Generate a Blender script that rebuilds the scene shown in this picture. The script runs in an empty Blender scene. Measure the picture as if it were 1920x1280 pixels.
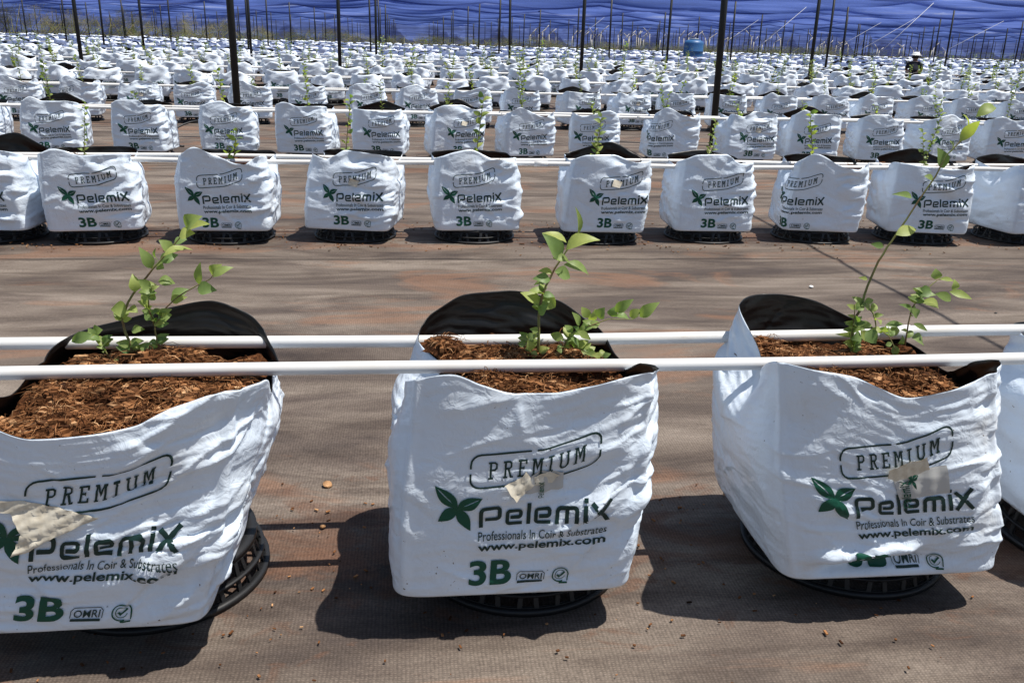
import bpy, bmesh, math, random
import numpy as np
from mathutils import Matrix, Vector, noise as mnoise

sc = bpy.context.scene
col = sc.collection
R = math.radians

# ------------------------------------------------------------------ camera
F_PX, PITCH, YAW, ROLL, EYE = 1648.7, .33186, .12208, .028358, 1.0
fw = Vector((math.sin(YAW)*math.cos(PITCH), math.cos(YAW)*math.cos(PITCH), -math.sin(PITCH)))
rt = Vector((math.cos(YAW), -math.sin(YAW), 0)); up = rt.cross(fw)
r2 = rt*math.cos(ROLL) + up*math.sin(ROLL); u2 = -rt*math.sin(ROLL) + up*math.cos(ROLL)
cd = bpy.data.cameras.new("camera"); cam = bpy.data.objects.new("camera", cd); col.objects.link(cam)
cam.matrix_world = Matrix(((r2.x, u2.x, -fw.x, 0), (r2.y, u2.y, -fw.y, 0), (r2.z, u2.z, -fw.z, EYE), (0, 0, 0, 1)))
cd.sensor_width = 36; cd.lens = F_PX/1920*36; cd.clip_start = .02; cd.clip_end = 2000
sc.camera = cam

def project(p):
    v = Vector(p) - Vector((0, 0, EYE)); d = v.dot(fw)
    if d <= .01: return None
    return 960 + F_PX*v.dot(r2)/d, 640 - F_PX*v.dot(u2)/d, d

# ------------------------------------------------------------------ light
SUN = Vector((.36, -.075, 1.0)).normalized()
w = bpy.data.worlds.new("World"); sc.world = w; w.use_nodes = True
nt = w.node_tree; bg = nt.nodes['Background']
sky = nt.nodes.new('ShaderNodeTexSky'); sky.sky_type = 'NISHITA'; sky.sun_disc = False
sky.sun_elevation = math.asin(SUN.z); sky.sun_rotation = math.atan2(SUN.x, SUN.y)
nt.links.new(sky.outputs[0], bg.inputs[0]); bg.inputs[1].default_value = .082
sl = bpy.data.lights.new("sun", 'SUN'); sl.energy = 5.0; sl.angle = R(.5); sl.color = (1, .955, .88)
so = bpy.data.objects.new("sun", sl); col.objects.link(so)
so.rotation_euler = (-SUN).to_track_quat('-Z', 'Y').to_euler()
sc.view_settings.view_transform = 'Standard'; sc.view_settings.look = 'None'
sc.view_settings.gamma = 1; sc.view_settings.use_curve_mapping = False
sc.view_settings.exposure = .30
sc.cycles.max_bounces = 8; sc.cycles.transparent_max_bounces = 16

# ------------------------------------------------------------------ materials
def mat(name, base=(.5, .5, .5), rough=.6, spec=.5, **k):
    m = bpy.data.materials.new(name); m.use_nodes = True
    b = m.node_tree.nodes['Principled BSDF']
    b.inputs['Base Color'].default_value = (*base, 1); b.inputs['Roughness'].default_value = rough
    b.inputs['Specular IOR Level'].default_value = spec
    for kk, v in k.items(): b.inputs[kk.replace('_', ' ')].default_value = v
    return m
def N(m, t, **k):
    n = m.node_tree.nodes.new('ShaderNode'+t)
    for kk, v in k.items():
        if hasattr(n, kk): setattr(n, kk, v)
        else: n.inputs[kk.replace('_', ' ')].default_value = v
    return n
def LK(m, a, b): m.node_tree.links.new(a, b)
def ramp(m, src, stops):
    r = N(m, 'ValToRGB'); e = r.color_ramp.elements
    while len(e) < len(stops): e.new(.5)
    for q, (p, c) in zip(e, stops):
        q.position = p; q.color = (*c, 1) if len(c) == 3 else c
    LK(m, src, r.inputs[0]); return r
def coords(m, scale=(1, 1, 1), world=False):
    tc = N(m, 'NewGeometry') if world else N(m, 'TexCoord')
    mp = N(m, 'Mapping'); mp.inputs['Scale'].default_value = scale
    LK(m, tc.outputs['Position' if world else 'Object'], mp.inputs['Vector']); return mp.outputs[0]
def P(m): return m.node_tree.nodes['Principled BSDF']
def mixc(m, fac, a, b, mode='MIX'):
    x = N(m, 'Mix', data_type='RGBA', blend_type=mode)
    if hasattr(fac, 'is_linked'): LK(m, fac, x.inputs[0])
    else: x.inputs[0].default_value = fac
    for i, v in ((6, a), (7, b)):
        if hasattr(v, 'is_linked'): LK(m, v, x.inputs[i])
        else: x.inputs[i].default_value = (*v, 1)
    return x.outputs[2]
def bump(m, h, strength, dist, prev=None):
    b = N(m, 'Bump'); b.inputs['Strength'].default_value = strength; b.inputs['Distance'].default_value = dist
    LK(m, h, b.inputs['Height'])
    if prev is not None: LK(m, prev, b.inputs['Normal'])
    return b.outputs[0]
def mult(m, a, b):
    x = N(m, 'Math', operation='MULTIPLY')
    for i, v in enumerate((a, b)):
        if hasattr(v, 'is_linked'): LK(m, v, x.inputs[i])
        else: x.inputs[i].default_value = v
    return x.outputs[0]

# white woven-free plastic film of the bags
M_WHITE = mat('white_film', (.62, .66, .72), .30, .5)
m = M_WHITE; c = coords(m, world=True)
n1 = N(m, 'TexNoise', Scale=9.0, Detail=5.0, Roughness=.6); LK(m, c, n1.inputs['Vector'])
n2 = N(m, 'TexNoise', Scale=140.0, Detail=2.0, Roughness=.5); LK(m, c, n2.inputs['Vector'])
sp = ramp(m, n2.outputs[0], [(.0, (1, 1, 1)), (.725, (1, 1, 1)), (.75, (.18, .13, .09)), (1, (.18, .13, .09))])
n3 = N(m, 'TexNoise', Scale=5.0, Detail=1.0); LK(m, c, n3.inputs['Vector'])
spm = ramp(m, n3.outputs[0], [(.47, (0, 0, 0)), (.62, (1, 1, 1))])
dust = ramp(m, n1.outputs[0], [(.35, (.745, .84, .95)), (.62, (.73, .80, .88)), (.8, (.65, .66, .66))])
spk = mixc(m, spm.outputs[0], (1, 1, 1), sp.outputs[0])
LK(m, mixc(m, 1.0, dust.outputs[0], spk, 'MULTIPLY'), P(m).inputs['Base Color'])
n4 = N(m, 'TexNoise', Scale=38.0, Detail=3.0, Roughness=.55, Distortion=.6); LK(m, c, n4.inputs['Vector'])
vo = N(m, 'TexVoronoi', feature='F1', Scale=17.0); vo.inputs['Randomness'].default_value = 1
vm = N(m, 'Mix', data_type='VECTOR'); vm.inputs[0].default_value = .10; LK(m, coords(m, (1, 1, 1.5), world=True), vm.inputs[4]); LK(m, n4.outputs[1], vm.inputs[5]); LK(m, vm.outputs[1], vo.inputs['Vector'])
LK(m, bump(m, vo.outputs['Distance'], .22, .010, bump(m, n4.outputs[0], .25, .0030)), P(m).inputs['Normal'])
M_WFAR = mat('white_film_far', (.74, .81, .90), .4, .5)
M_BLK = mat('black_film', (.006, .006, .007), .42, .4)
m = M_BLK; c = coords(m, world=True)
n1 = N(m, 'TexNoise', Scale=18.0, Detail=3.0); LK(m, c, n1.inputs['Vector'])
LK(m, bump(m, n1.outputs[0], .5, .006), P(m).inputs['Normal'])
M_RACK = mat('black_plastic', (.012, .012, .013), .5, .4)
M_INKG = mat('green_ink', (.006, .075, .045), .5, .3)
M_INKD = mat('dark_ink', (.010, .034, .030), .5, .3)
M_PIPE = mat('white_pipe_plastic', (.80, .80, .78), .35, .5)
m = M_PIPE; c = coords(m, (1, 8, 8), world=True)
n1 = N(m, 'TexNoise', Scale=6.0, Detail=6.0, Roughness=.7); LK(m, c, n1.inputs['Vector'])
LK(m, ramp(m, n1.outputs[0], [(.4, (.70, .70, .69)), (.66, (.66, .63, .585)), (.8, (.45, .37, .29))]).outputs[0], P(m).inputs['Base Color'])
# coir: per-fibre colour
M_COIR = mat('coir_fibre', (.2, .09, .04), .9, .15)
m = M_COIR; g = N(m, 'NewGeometry'); c = coords(m, world=True)
n1 = N(m, 'TexNoise', Scale=24.0, Detail=5.0, Roughness=.65); LK(m, c, n1.inputs['Vector'])
ri = ramp(m, g.outputs['Random Per Island'], [(0, (.07, .028, .011)), (.5, (.24, .105, .040)), (.85, (.42, .21, .09)), (1, (.60, .38, .20))])
nz = ramp(m, n1.outputs[0], [(.34, (.22, .17, .14)), (.60, (.95, .92, .92))])
LK(m, mixc(m, 1.0, ri.outputs[0], nz.outputs[0], 'MULTIPLY'), P(m).inputs['Base Color'])
M_CBED = mat('coir_bed', (.1, .04, .02), .95, .1)
m = M_CBED; c = coords(m, world=True)
n1 = N(m, 'TexNoise', Scale=70.0, Detail=6.0, Roughness=.7, Distortion=.8); LK(m, c, n1.inputs['Vector'])
LK(m, ramp(m, n1.outputs[0], [(.3, (.015, .006, .003)), (.5, (.10, .038, .015)), (.66, (.24, .10, .042)), (.8, (.38, .20, .10))]).outputs[0], P(m).inputs['Base Color'])
LK(m, bump(m, n1.outputs[0], 1.0, .012), P(m).inputs['Normal'])
def leafmat(name, lo, hi, tr):
    m = mat(name, lo, .48, .4); g = N(m, 'NewGeometry')
    c = coords(m, world=True); n = N(m, 'TexNoise', Scale=60.0, Detail=3.0); LK(m, c, n.inputs['Vector'])
    a = ramp(m, g.outputs['Random Per Island'], [(0, lo), (.6, tuple(.5*(x+y) for x, y in zip(lo, hi))), (1, hi)])
    v = ramp(m, n.outputs[0], [(.3, (.75, .8, .7)), (.7, (1, 1, 1))])
    cc = mixc(m, 1.0, a.outputs[0], v.outputs[0], 'MULTIPLY')
    LK(m, cc, P(m).inputs['Base Color'])
    t = N(m, 'BsdfTranslucent'); LK(m, mixc(m, 1.0, cc, (1.3, 1.45, .5), 'MULTIPLY'), t.inputs[0])
    mx = N(m, 'MixShader'); mx.inputs[0].default_value = tr
    LK(m, P(m).outputs[0], mx.inputs[1]); LK(m, t.outputs[0], mx.inputs[2])
    LK(m, mx.outputs[0], m.node_tree.nodes['Material Output'].inputs[0]); return m
M_LEAF = leafmat('seedling_leaf', (.18, .28, .10), (.46, .50, .16), .45)
M_SHRUB = leafmat('dry_shrub_leaf', (.10, .13, .035), (.38, .28, .15), .25)
M_STEM = mat('green_stem', (.17, .19, .06), .6, .3)
m = M_STEM; c = coords(m, world=True); n1 = N(m, 'TexNoise', Scale=30.0, Detail=2.0); LK(m, c, n1.inputs['Vector'])
LK(m, ramp(m, n1.outputs[0], [(.35, (.20, .24, .07)), (.6, (.17, .11, .05))]).outputs[0], P(m).inputs['Base Color'])
M_POST = mat('dark_post_paint', (.010, .011, .012), .5, .4)
M_PALE = mat('pale_weathered_wood', (.48, .45, .38), .8, .2)
m = M_PALE; c = coords(m, (6, 6, 1), world=True); n1 = N(m, 'TexNoise', Scale=3.0, Detail=4.0); LK(m, c, n1.inputs['Vector'])
LK(m, ramp(m, n1.outputs[0], [(.35, (.22, .20, .16)), (.6, (.58, .56, .50))]).outputs[0], P(m).inputs['Base Color'])
M_WIRE = mat('galvanised_wire', (.45, .47, .5), .4, .5)
M_TAPE = mat('cream_paper', (.62, .55, .44), .7, .2)
m = M_TAPE; c = coords(m, world=True); n1 = N(m, 'TexNoise', Scale=90.0, Detail=4.0); LK(m, c, n1.inputs['Vector'])
LK(m, ramp(m, n1.outputs[0], [(.3, (.60, .53, .41)), (.7, (.80, .74, .61))]).outputs[0], P(m).inputs['Base Color'])
M_STK = mat('clear_label_film', (.52, .52, .50), .3, .5)
M_TANK = mat('blue_tank_plastic', (.03, .12, .27), .45, .5)
M_TLID = mat('tank_lid', (.35, .40, .42), .6, .3)
M_SKIN = mat('skin', (.22, .11, .07), .55, .3); M_SHIRT = mat('dark_cloth', (.02, .022, .035), .85, .2)
M_TROU = mat('trouser_cloth', (.045, .035, .04), .85, .2); M_CAP = mat('white_cloth', (.78, .78, .76), .8, .2)
M_HAIR = mat('dark_hair', (.012, .009, .008), .6, .3)

# blue shade net: coloured knit that lets part of the light through
def netmat(name, colr, hole):
    m = mat(name, colr, .8, .1); c = coords(m, (.05, .6, 2.2), world=True)
    n = N(m, 'TexNoise', Scale=1.6, Detail=5.0, Roughness=.65, Distortion=.4); LK(m, c, n.inputs['Vector'])
    a = ramp(m, n.outputs[0], [(.28, tuple(x*.62 for x in colr)), (.48, colr), (.60, tuple(min(1, x*1.35+.03) for x in colr)), (.68, (.40, .48, .76))])
    LK(m, a.outputs[0], P(m).inputs['Base Color'])
    t = N(m, 'BsdfTranslucent'); LK(m, a.outputs[0], t.inputs[0])
    mx = N(m, 'MixShader'); mx.inputs[0].default_value = .55
    LK(m, P(m).outputs[0], mx.inputs[1]); LK(m, t.outputs[0], mx.inputs[2])
    tr = N(m, 'BsdfTransparent'); m2 = N(m, 'MixShader'); m2.inputs[0].default_value = hole
    LK(m, mx.outputs[0], m2.inputs[1]); LK(m, tr.outputs[0], m2.inputs[2])
    LK(m, m2.outputs[0], m.node_tree.nodes['Material Output'].inputs[0]); return m
M_NET = netmat('blue_shade_net', (.105, .175, .50), .08)
M_NETD = netmat('dark_blue_net_hem', (.06, .10, .32), .05)

# ground: woven plastic mat, dusty
M_MAT = mat('woven_ground_cover', (.2, .16, .13), .75, .25)
m = M_MAT; c = coords(m, world=True)
cs = coords(m, (.42, 1.5, 1), world=True)
big = N(m, 'TexNoise', Scale=2.6, Detail=7.0, Roughness=.62, Distortion=.9); LK(m, cs, big.inputs['Vector'])
cs2 = coords(m, (.7, 4, 1), world=True)
st = N(m, 'TexNoise', Scale=2.2, Detail=6.0, Roughness=.65, Distortion=.6); LK(m, cs2, st.inputs['Vector'])
pat = N(m, 'TexNoise', Scale=1.7, Detail=5.0, Roughness=.6, Distortion=1.2); LK(m, coords(m, (.5, 1.3, 1), world=True), pat.inputs['Vector'])
base = ramp(m, big.outputs[0], [(.32, (.060, .046, .040)), (.45, (.108, .084, .069)), (.58, (.170, .138, .113)), (.72, (.245, .205, .170))])
strk = ramp(m, st.outputs[0], [(.30, (.62, .60, .60)), (.42, (.88, .87, .86)), (.52, (1, 1, 1)), (.66, (1.10, 1.10, 1.11))])  # dusty streak tones, standing in for light and shade along the mat ripples
cc = mixc(m, 1.0, base.outputs[0], strk.outputs[0], 'MULTIPLY')
rust = ramp(m, pat.outputs[0], [(.54, (0, 0, 0)), (.62, (.55, .55, .55)), (.74, (.2, .2, .2))])
cc = mixc(m, rust.outputs[0], cc, (.22, .115, .068))
dk = N(m, 'TexNoise', Scale=1.1, Detail=6.0, Roughness=.6, Distortion=2.0); LK(m, coords(m, (.6, 1.9, 1), world=True), dk.inputs['Vector'])
dkr = ramp(m, dk.outputs[0], [(.30, (.6, .58, .6)), (.40, (.85, .84, .84)), (.45, (1, 1, 1))])
cc = mixc(m, 1.0, cc, dkr.outputs[0], 'MULTIPLY')
sx = N(m, 'SeparateXYZ'); LK(m, N(m, 'NewGeometry').outputs['Position'], sx.inputs[0])
def mth(op, x, y=None):
    q = N(m, 'Math', operation=op)
    for i_, v_ in enumerate((x, y)):
        if v_ is None: continue
        if hasattr(v_, 'is_linked'): LK(m, v_, q.inputs[i_])
        else: q.inputs[i_].default_value = v_
    return q.outputs[0]
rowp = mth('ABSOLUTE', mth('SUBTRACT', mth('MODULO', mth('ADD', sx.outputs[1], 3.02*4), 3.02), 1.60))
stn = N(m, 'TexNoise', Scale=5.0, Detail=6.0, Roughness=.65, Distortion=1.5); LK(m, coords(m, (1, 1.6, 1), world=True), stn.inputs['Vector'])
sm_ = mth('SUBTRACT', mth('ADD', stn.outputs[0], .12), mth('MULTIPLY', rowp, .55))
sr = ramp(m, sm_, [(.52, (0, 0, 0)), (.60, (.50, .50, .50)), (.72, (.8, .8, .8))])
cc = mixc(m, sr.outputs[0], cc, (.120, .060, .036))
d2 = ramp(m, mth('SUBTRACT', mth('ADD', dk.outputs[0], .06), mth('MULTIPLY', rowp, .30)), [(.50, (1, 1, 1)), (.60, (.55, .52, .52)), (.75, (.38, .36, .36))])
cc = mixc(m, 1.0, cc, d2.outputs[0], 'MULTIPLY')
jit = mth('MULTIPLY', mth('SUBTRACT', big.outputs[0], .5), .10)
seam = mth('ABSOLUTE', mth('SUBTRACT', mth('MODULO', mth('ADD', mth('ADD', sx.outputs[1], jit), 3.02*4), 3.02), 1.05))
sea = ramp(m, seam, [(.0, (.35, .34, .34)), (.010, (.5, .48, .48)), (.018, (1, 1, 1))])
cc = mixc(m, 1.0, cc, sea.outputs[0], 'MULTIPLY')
wx = N(m, 'TexWave', wave_type='BANDS', bands_direction='X', Scale=46.0, Distortion=3.0, Detail=2.0); wx.inputs['Detail Scale'].default_value = .5; LK(m, c, wx.inputs['Vector'])
wy = N(m, 'TexWave', wave_type='BANDS', bands_direction='Y', Scale=60.0, Distortion=3.0, Detail=2.0); wy.inputs['Detail Scale'].default_value = .4; LK(m, c, wy.inputs['Vector'])
wv = mult(m, wx.outputs[1], wy.outputs[1])
fn = N(m, 'TexNoise', Scale=160.0, Detail=4.0, Roughness=.75); LK(m, c, fn.inputs['Vector'])
fr = ramp(m, fn.outputs[0], [(.3, (.62, .62, .62)), (.7, (1.30, 1.30, 1.30))])
wr = ramp(m, wv, [(.0, (.86, .85, .84)), (.55, (1.18, 1.18, 1.18))])
cc = mixc(m, 1.0, cc, wr.outputs[0], 'MULTIPLY'); cc = mixc(m, 1.0, cc, fr.outputs[0], 'MULTIPLY')
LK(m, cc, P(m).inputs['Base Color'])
b0 = bump(m, st.outputs[0], .22, .02); b1 = bump(m, wv, .5, .0014, b0)
LK(m, b1, P(m).inputs['Normal'])
M_SOIL = mat('dry_soil', (.22, .17, .11), .95, .1)
m = M_SOIL; c = coords(m, world=True); n1 = N(m, 'TexNoise', Scale=.25, Detail=8.0, Roughness=.7); LK(m, c, n1.inputs['Vector'])
LK(m, ramp(m, n1.outputs[0], [(.35, (.10, .10, .04)), (.5, (.20, .17, .09)), (.65, (.27, .20, .13))]).outputs[0], P(m).inputs['Base Color'])

# ------------------------------------------------------------------ helpers
def tag(o, label=None, cat=None, group=None, kind=None):
    if label: o['label'] = label
    if cat: o['category'] = cat
    if group: o['group'] = group
    if kind: o['kind'] = kind
    return o
def empty(name, loc=(0, 0, 0), rz=0):
    o = bpy.data.objects.new(name, None); col.objects.link(o); o.location = loc; o.rotation_euler = (0, 0, rz)
    o.empty_display_size = .1; return o
def mesh_from(name, V, Fc, mats, mi=None, smooth=True):
    me = bpy.data.meshes.new(name); me.from_pydata([tuple(v) for v in V], [], [tuple(f) for f in Fc])
    for q in mats: me.materials.append(q)
    if mi is not None: me.polygons.foreach_set('material_index', np.asarray(mi, dtype=np.int32))
    me.polygons.foreach_set('use_smooth', np.full(len(me.polygons), smooth)); me.update(); return me
def obj(name, me, parent=None, loc=None):
    o = bpy.data.objects.new(name, me); col.objects.link(o)
    if parent: o.parent = parent
    if loc: o.location = loc
    return o
class MB:
    def __init__(s): s.v = []; s.f = []; s.m = []
    def add(s, V, Fc, mi=0):
        k = len(s.v); s.v += [tuple(map(float, x)) for x in V]; s.f += [tuple(i+k for i in f) for f in Fc]; s.m += [mi]*len(Fc)
    def tube(s, pts, rad, n=8, cap=True, mi=0):
        pts = [Vector(p) for p in pts]; rr = rad if hasattr(rad, '__len__') else [rad]*len(pts)
        V = []; Fc = []; t = (pts[1]-pts[0]).normalized(); a = t.orthogonal().normalized()
        for i, p in enumerate(pts):
            t = (pts[min(i+1, len(pts)-1)]-pts[max(i-1, 0)]).normalized()
            a = (a - t*a.dot(t)).normalized(); b = t.cross(a)
            for k in range(n):
                th = 2*math.pi*k/n; V.append(p + (a*math.cos(th)+b*math.sin(th))*rr[i])
        for i in range(len(pts)-1):
            for k in range(n):
                Fc.append((i*n+k, i*n+(k+1) % n, (i+1)*n+(k+1) % n, (i+1)*n+k))
        if cap: Fc += [tuple(range(n))[::-1], tuple((len(pts)-1)*n+k for k in range(n))]
        s.add(V, Fc, mi)
    def box(s, c, d, rz=0, mi=0):
        V = []
        for x in (-1, 1):
            for y in (-1, 1):
                for z in (-1, 1):
                    px, py = x*d[0]/2, y*d[1]/2
                    V.append((c[0]+px*math.cos(rz)-py*math.sin(rz), c[1]+px*math.sin(rz)+py*math.cos(rz), c[2]+z*d[2]/2))
        s.add(V, [(0, 1, 3, 2), (4, 6, 7, 5), (0, 4, 5, 1), (2, 3, 7, 6), (0, 2, 6, 4), (1, 5, 7, 3)], mi)
    def ring(s, R0, R1, z0, z1, n=48, mi=0, cx=0, cy=0):
        V = []; Fc = []
        for k in range(n):
            a = 2*math.pi*k/n
            for r, z in ((R0, z0), (R1, z0), (R1, z1), (R0, z1)): V.append((cx+r*math.cos(a), cy+r*math.sin(a), z))
        for k in range(n):
            q = (k+1) % n
            for j in range(4): Fc.append((k*4+j, q*4+j, q*4+(j+1) % 4, k*4+(j+1) % 4)[::-1])
        s.add(V, Fc, mi)
    def mesh(s, name, mats, smooth=True): return mesh_from(name, s.v, s.f, mats, s.m, smooth)
    def build(s, name, mats, parent=None, smooth=True, loc=None):
        return obj(name, s.mesh(name, mats, smooth), parent, loc)
def copy_tree(o, parent=None):
    c = o.copy(); col.objects.link(c)
    if parent: c.parent = parent; c.matrix_parent_inverse = o.matrix_parent_inverse
    for ch in o.children: copy_tree(ch, c)
    return c
ORD = lambda n: f"{n}{'th' if 10 <= n % 100 <= 20 else {1:'st',2:'nd',3:'rd'}.get(n % 10,'th')}"

# ------------------------------------------------------------------ bag surface
def cubic_periodic(ts, vs, q):
    ts = np.array(ts, float); vs = np.array(vs, float); o = np.argsort(ts % 360); ts = ts[o] % 360; vs = vs[o]
    T = np.concatenate([ts[-2:]-360, ts, ts[:2]+360]); Vv = np.concatenate([vs[-2:], vs, vs[:2]])
    mm = np.gradient(Vv, T); q = q % 360
    i = np.clip(np.searchsorted(T, q, side='right')-1, 0, len(T)-2); h = T[i+1]-T[i]; s = (q-T[i])/h
    # monotone-limited tangents
    d = np.diff(Vv)/np.diff(T); mm[1:-1] = np.where(d[:-1]*d[1:] <= 0, 0, 2*d[:-1]*d[1:]/(d[:-1]+d[1:]+1e-12))
    return (2*s**3-3*s**2+1)*Vv[i]+(s**3-2*s**2+s)*h*mm[i]+(-2*s**3+3*s**2)*Vv[i+1]+(s**3-s**2)*h*mm[i+1]
def smooth_field(rng, NI, NJ, k, aniso=1.0):
    th = np.linspace(0, 2*np.pi, NJ, endpoint=False)[None, :]; t = np.linspace(0, 1, NI)[:, None]; f = np.zeros((NI, NJ))
    for _ in range(14):
        a = rng.integers(-k, k+1); b = rng.uniform(-k, k)*aniso
        f += np.sin(a*th + b*2*np.pi*t*.33 + rng.uniform(0, 6.28))*rng.uniform(.3, 1)
    return f/3.0
def normals_of(X):
    dj = np.roll(X, -1, 1)-np.roll(X, 1, 1); di = np.empty_like(X)
    di[1:-1] = X[2:]-X[:-2]; di[0] = X[1]-X[0]; di[-1] = X[-1]-X[-2]
    n = np.cross(dj, di); return n/(np.linalg.norm(n, axis=2, keepdims=True)+1e-12)
def bag_surface(p, NJ, NI, relax=True, seed=0):
    rng = np.random.default_rng(seed)
    hw, hd = p['hw'], p['hd']; n0 = p.get('n', 3.6)
    th = np.linspace(270, 630, 4001)[:-1]; c, s = np.cos(np.radians(th)), np.sin(np.radians(th))
    rho = (np.abs(c/hw)**n0+np.abs(s/hd)**n0)**(-1/n0); X, Y = rho*c, rho*s
    seg = np.hypot(np.roll(X, -1)-X, np.roll(Y, -1)-Y); L = np.concatenate([[0], np.cumsum(seg)]); per = L[-1]
    tj = np.interp(np.arange(NJ)/NJ*per, L[:-1], th); c, s = np.cos(np.radians(tj)), np.sin(np.radians(tj))
    zr = cubic_periodic([r[0] for r in p['rim']], [r[1] for r in p['rim']], tj)
    ins = cubic_periodic([r[0] for r in p['rim']], [r[2] for r in p['rim']], tj)
    t = np.linspace(0, 1, NI)[:, None]
    nn = 11 + (p.get('ntop', 3.2)-11)*np.clip(t*1.3, 0, 1)
    ca, sa = np.abs(c)[None, :]+1e-9, np.abs(s)[None, :]+1e-9
    rho = ((ca/hw)**nn+(sa/hd)**nn)**(-1/nn)
    belly = p.get('bot', .93)+(1-p.get('bot', .93))*np.clip(t*1.15, 0, 1)+p.get('belly', .03)*np.sin(np.pi*t)
    sm = np.clip((t-.70)/.30, 0, 1); sm = sm*sm*(3-2*sm)
    rho = rho*belly - ins[None, :]*sm
    X = rho*c[None, :]; Y = rho*s[None, :]; Z = t*zr[None, :]
    # seam fins at the corners
    fin = 0
    for ang in p.get('fins', (315, 225)):
        jj = np.argmin(np.abs(tj-(ang if ang >= 270 else ang+360))); dj = (np.arange(NJ)-jj+NJ//2) % NJ-NJ//2
        fin = fin + .007*np.exp(-(dj*per/NJ/.007)**2)[None, :]*np.clip(t*8, 0, 1)
    X = X + fin*c[None, :]; Y = Y+fin*s[None, :]
    # bottom edge tucked under
    X[0] *= .985; Y[0] *= .985
    X = X + p.get('lx', 0)*t+p.get('sk', 0)*Y*t; Y = Y + p.get('ly', 0)*t**1.5
    base = np.stack([X, Y, Z+0*X], -1)
    if not relax:
        nrm = normals_of(base); f = smooth_field(rng, NI, NJ, 7, 2.0)
        cr = (np.abs(smooth_field(rng, NI, NJ, 9, 3.0))-.4)*p.get('crumple', .011)+f*.006
        w = np.clip(t*5, 0, 1)*np.ones_like(X); return base+nrm*(cr*w)[..., None], per, zr, tj
    wr = 1.0
    if 'calm' in p:   # smoother zones: (theta centre, t centre, radius_theta, radius_t, amount)
        for (tc_, tt_, rt_, rr_, am) in p['calm']:
            d = (tj-tc_+180) % 360-180
            wr = wr*(1-am*np.exp(-(d/rt_)**2)[None, :]*np.exp(-((t-tt_)/rr_)**2))
    wr = wr*np.ones_like(X)*p.get('wr', 1.0)
    f1 = smooth_field(rng, NI, NJ, 4); dgn = p.get('diag', 0.0)
    ev = 1+wr*(p.get('ev', .010)+.030*np.clip(f1+.1, 0, 1)); eh = 1+wr*(.006+.020*np.clip(smooth_field(rng, NI, NJ, 4)-.1, 0, 1))
    f2 = smooth_field(rng, NI, NJ, 3)*.8+dgn; eA = 1+wr*.055*np.clip(f2, 0, 1.2); eB = 1+wr*.055*np.clip(-f2, 0, 1.2)
    nrm = normals_of(base); x = base + nrm*((smooth_field(rng, NI, NJ, 6, 2.5)*.004+smooth_field(rng, NI, NJ, 18, 6.0)*.002)*wr)[..., None]
    # a few hand-pulled fold lines radiating from the top corners
    def cons(di, dj, e):
        if di == 0: r = np.linalg.norm(np.roll(base, -dj, 1)-base, axis=2)
        else: r = np.linalg.norm(np.roll(base[di:], -dj, 1)-base[:-di], axis=2)
        return di, dj, r*(e[:r.shape[0]])
    C = [cons(1, 0, ev), cons(0, 1, eh), cons(1, 1, eB), cons(1, -1, eA), cons(3, 0, ev*.995), cons(0, 3, eh)]
    Wt = [1, 1, .6, .6, .55, .55]
    lo, hi = p.get('lo', .007), p.get('hi', .009)
    tt = t*np.ones_like(X); hi_f = hi*(1+1.0*np.clip((tt-.75)/.25, 0, 1)); lo_f = lo*(1+2.0*np.clip((tt-.75)/.25, 0, 1))
    vel = np.zeros_like(x)
    for it in range(p.get('iters', 260)):
        acc = np.zeros_like(x); cnt = np.zeros(x.shape[:2])
        for (di, dj, r), w_ in zip(C, Wt):
            if di == 0:
                d = np.roll(x, -dj, 1)-x
            else:
                d = np.roll(x[di:], -dj, 1)-x[:-di]
            l = np.linalg.norm(d, axis=2)+1e-9; cc = (.5*w_*(l-r)/l)[..., None]*d
            if di == 0:
                acc += cc; acc -= np.roll(cc, dj, 1); cnt += 2*w_
            else:
                acc[:-di] += cc; acc[di:] -= np.roll(cc, dj, 1); cnt[:-di] += w_; cnt[di:] += w_
        x = x + 1.6*acc/cnt[..., None]
        off = x-base; dn = np.sum(off*nrm, 2); tg = off-nrm*dn[..., None]
        dc = np.clip(dn, -lo_f, hi_f)
        x = base+nrm*(dn+(dc-dn)*.5)[..., None]+tg*.995
        x[0] = base[0]
    # soften single-cell noise a touch
    y = x.copy(); y[1:-1] = .5*x[1:-1]+.125*(x[2:]+x[:-2])+.125*(np.roll(x, 1, 1)+np.roll(x, -1, 1))[1:-1]
    # sharp creases left in the film: (u range, v range, mean angle, spread, count, length range, depth)
    U = (np.arange(NJ)/NJ*per)[None, :]*np.ones((NI, 1)); U = np.where(U > per/2, U-per, U); Vv = t*zr[None, :]; h = np.zeros_like(U)
    for (ua, ub, va, vb, am, asd, cn_, la, lb, dp) in p.get('creases', []):
        for _ in range(cn_):
            u0, v0 = rng.uniform(ua, ub), rng.uniform(va, vb); an = math.radians(rng.normal(am, asd)); Ls = rng.uniform(la, lb)/2
            du = (U-u0+per/2) % per-per/2; dv = Vv-v0; s = du*math.cos(an)+dv*math.sin(an); q = -du*math.sin(an)+dv*math.cos(an)+rng.uniform(-5, 5)*s*s
            e = np.clip(1-(s/Ls)**2, 0, 1)**.8; wd_ = rng.uniform(.0035, .0125); A = dp*rng.uniform(.4, 1.0)*rng.choice((-1, 1, 1)); ws = np.where(q > 0, wd_*1.7, wd_*.7)
            h += A*e*np.exp(-np.abs(q)/ws)
    h = np.clip(h, -.013, .016)*np.clip(t*9, 0, 1)
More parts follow.
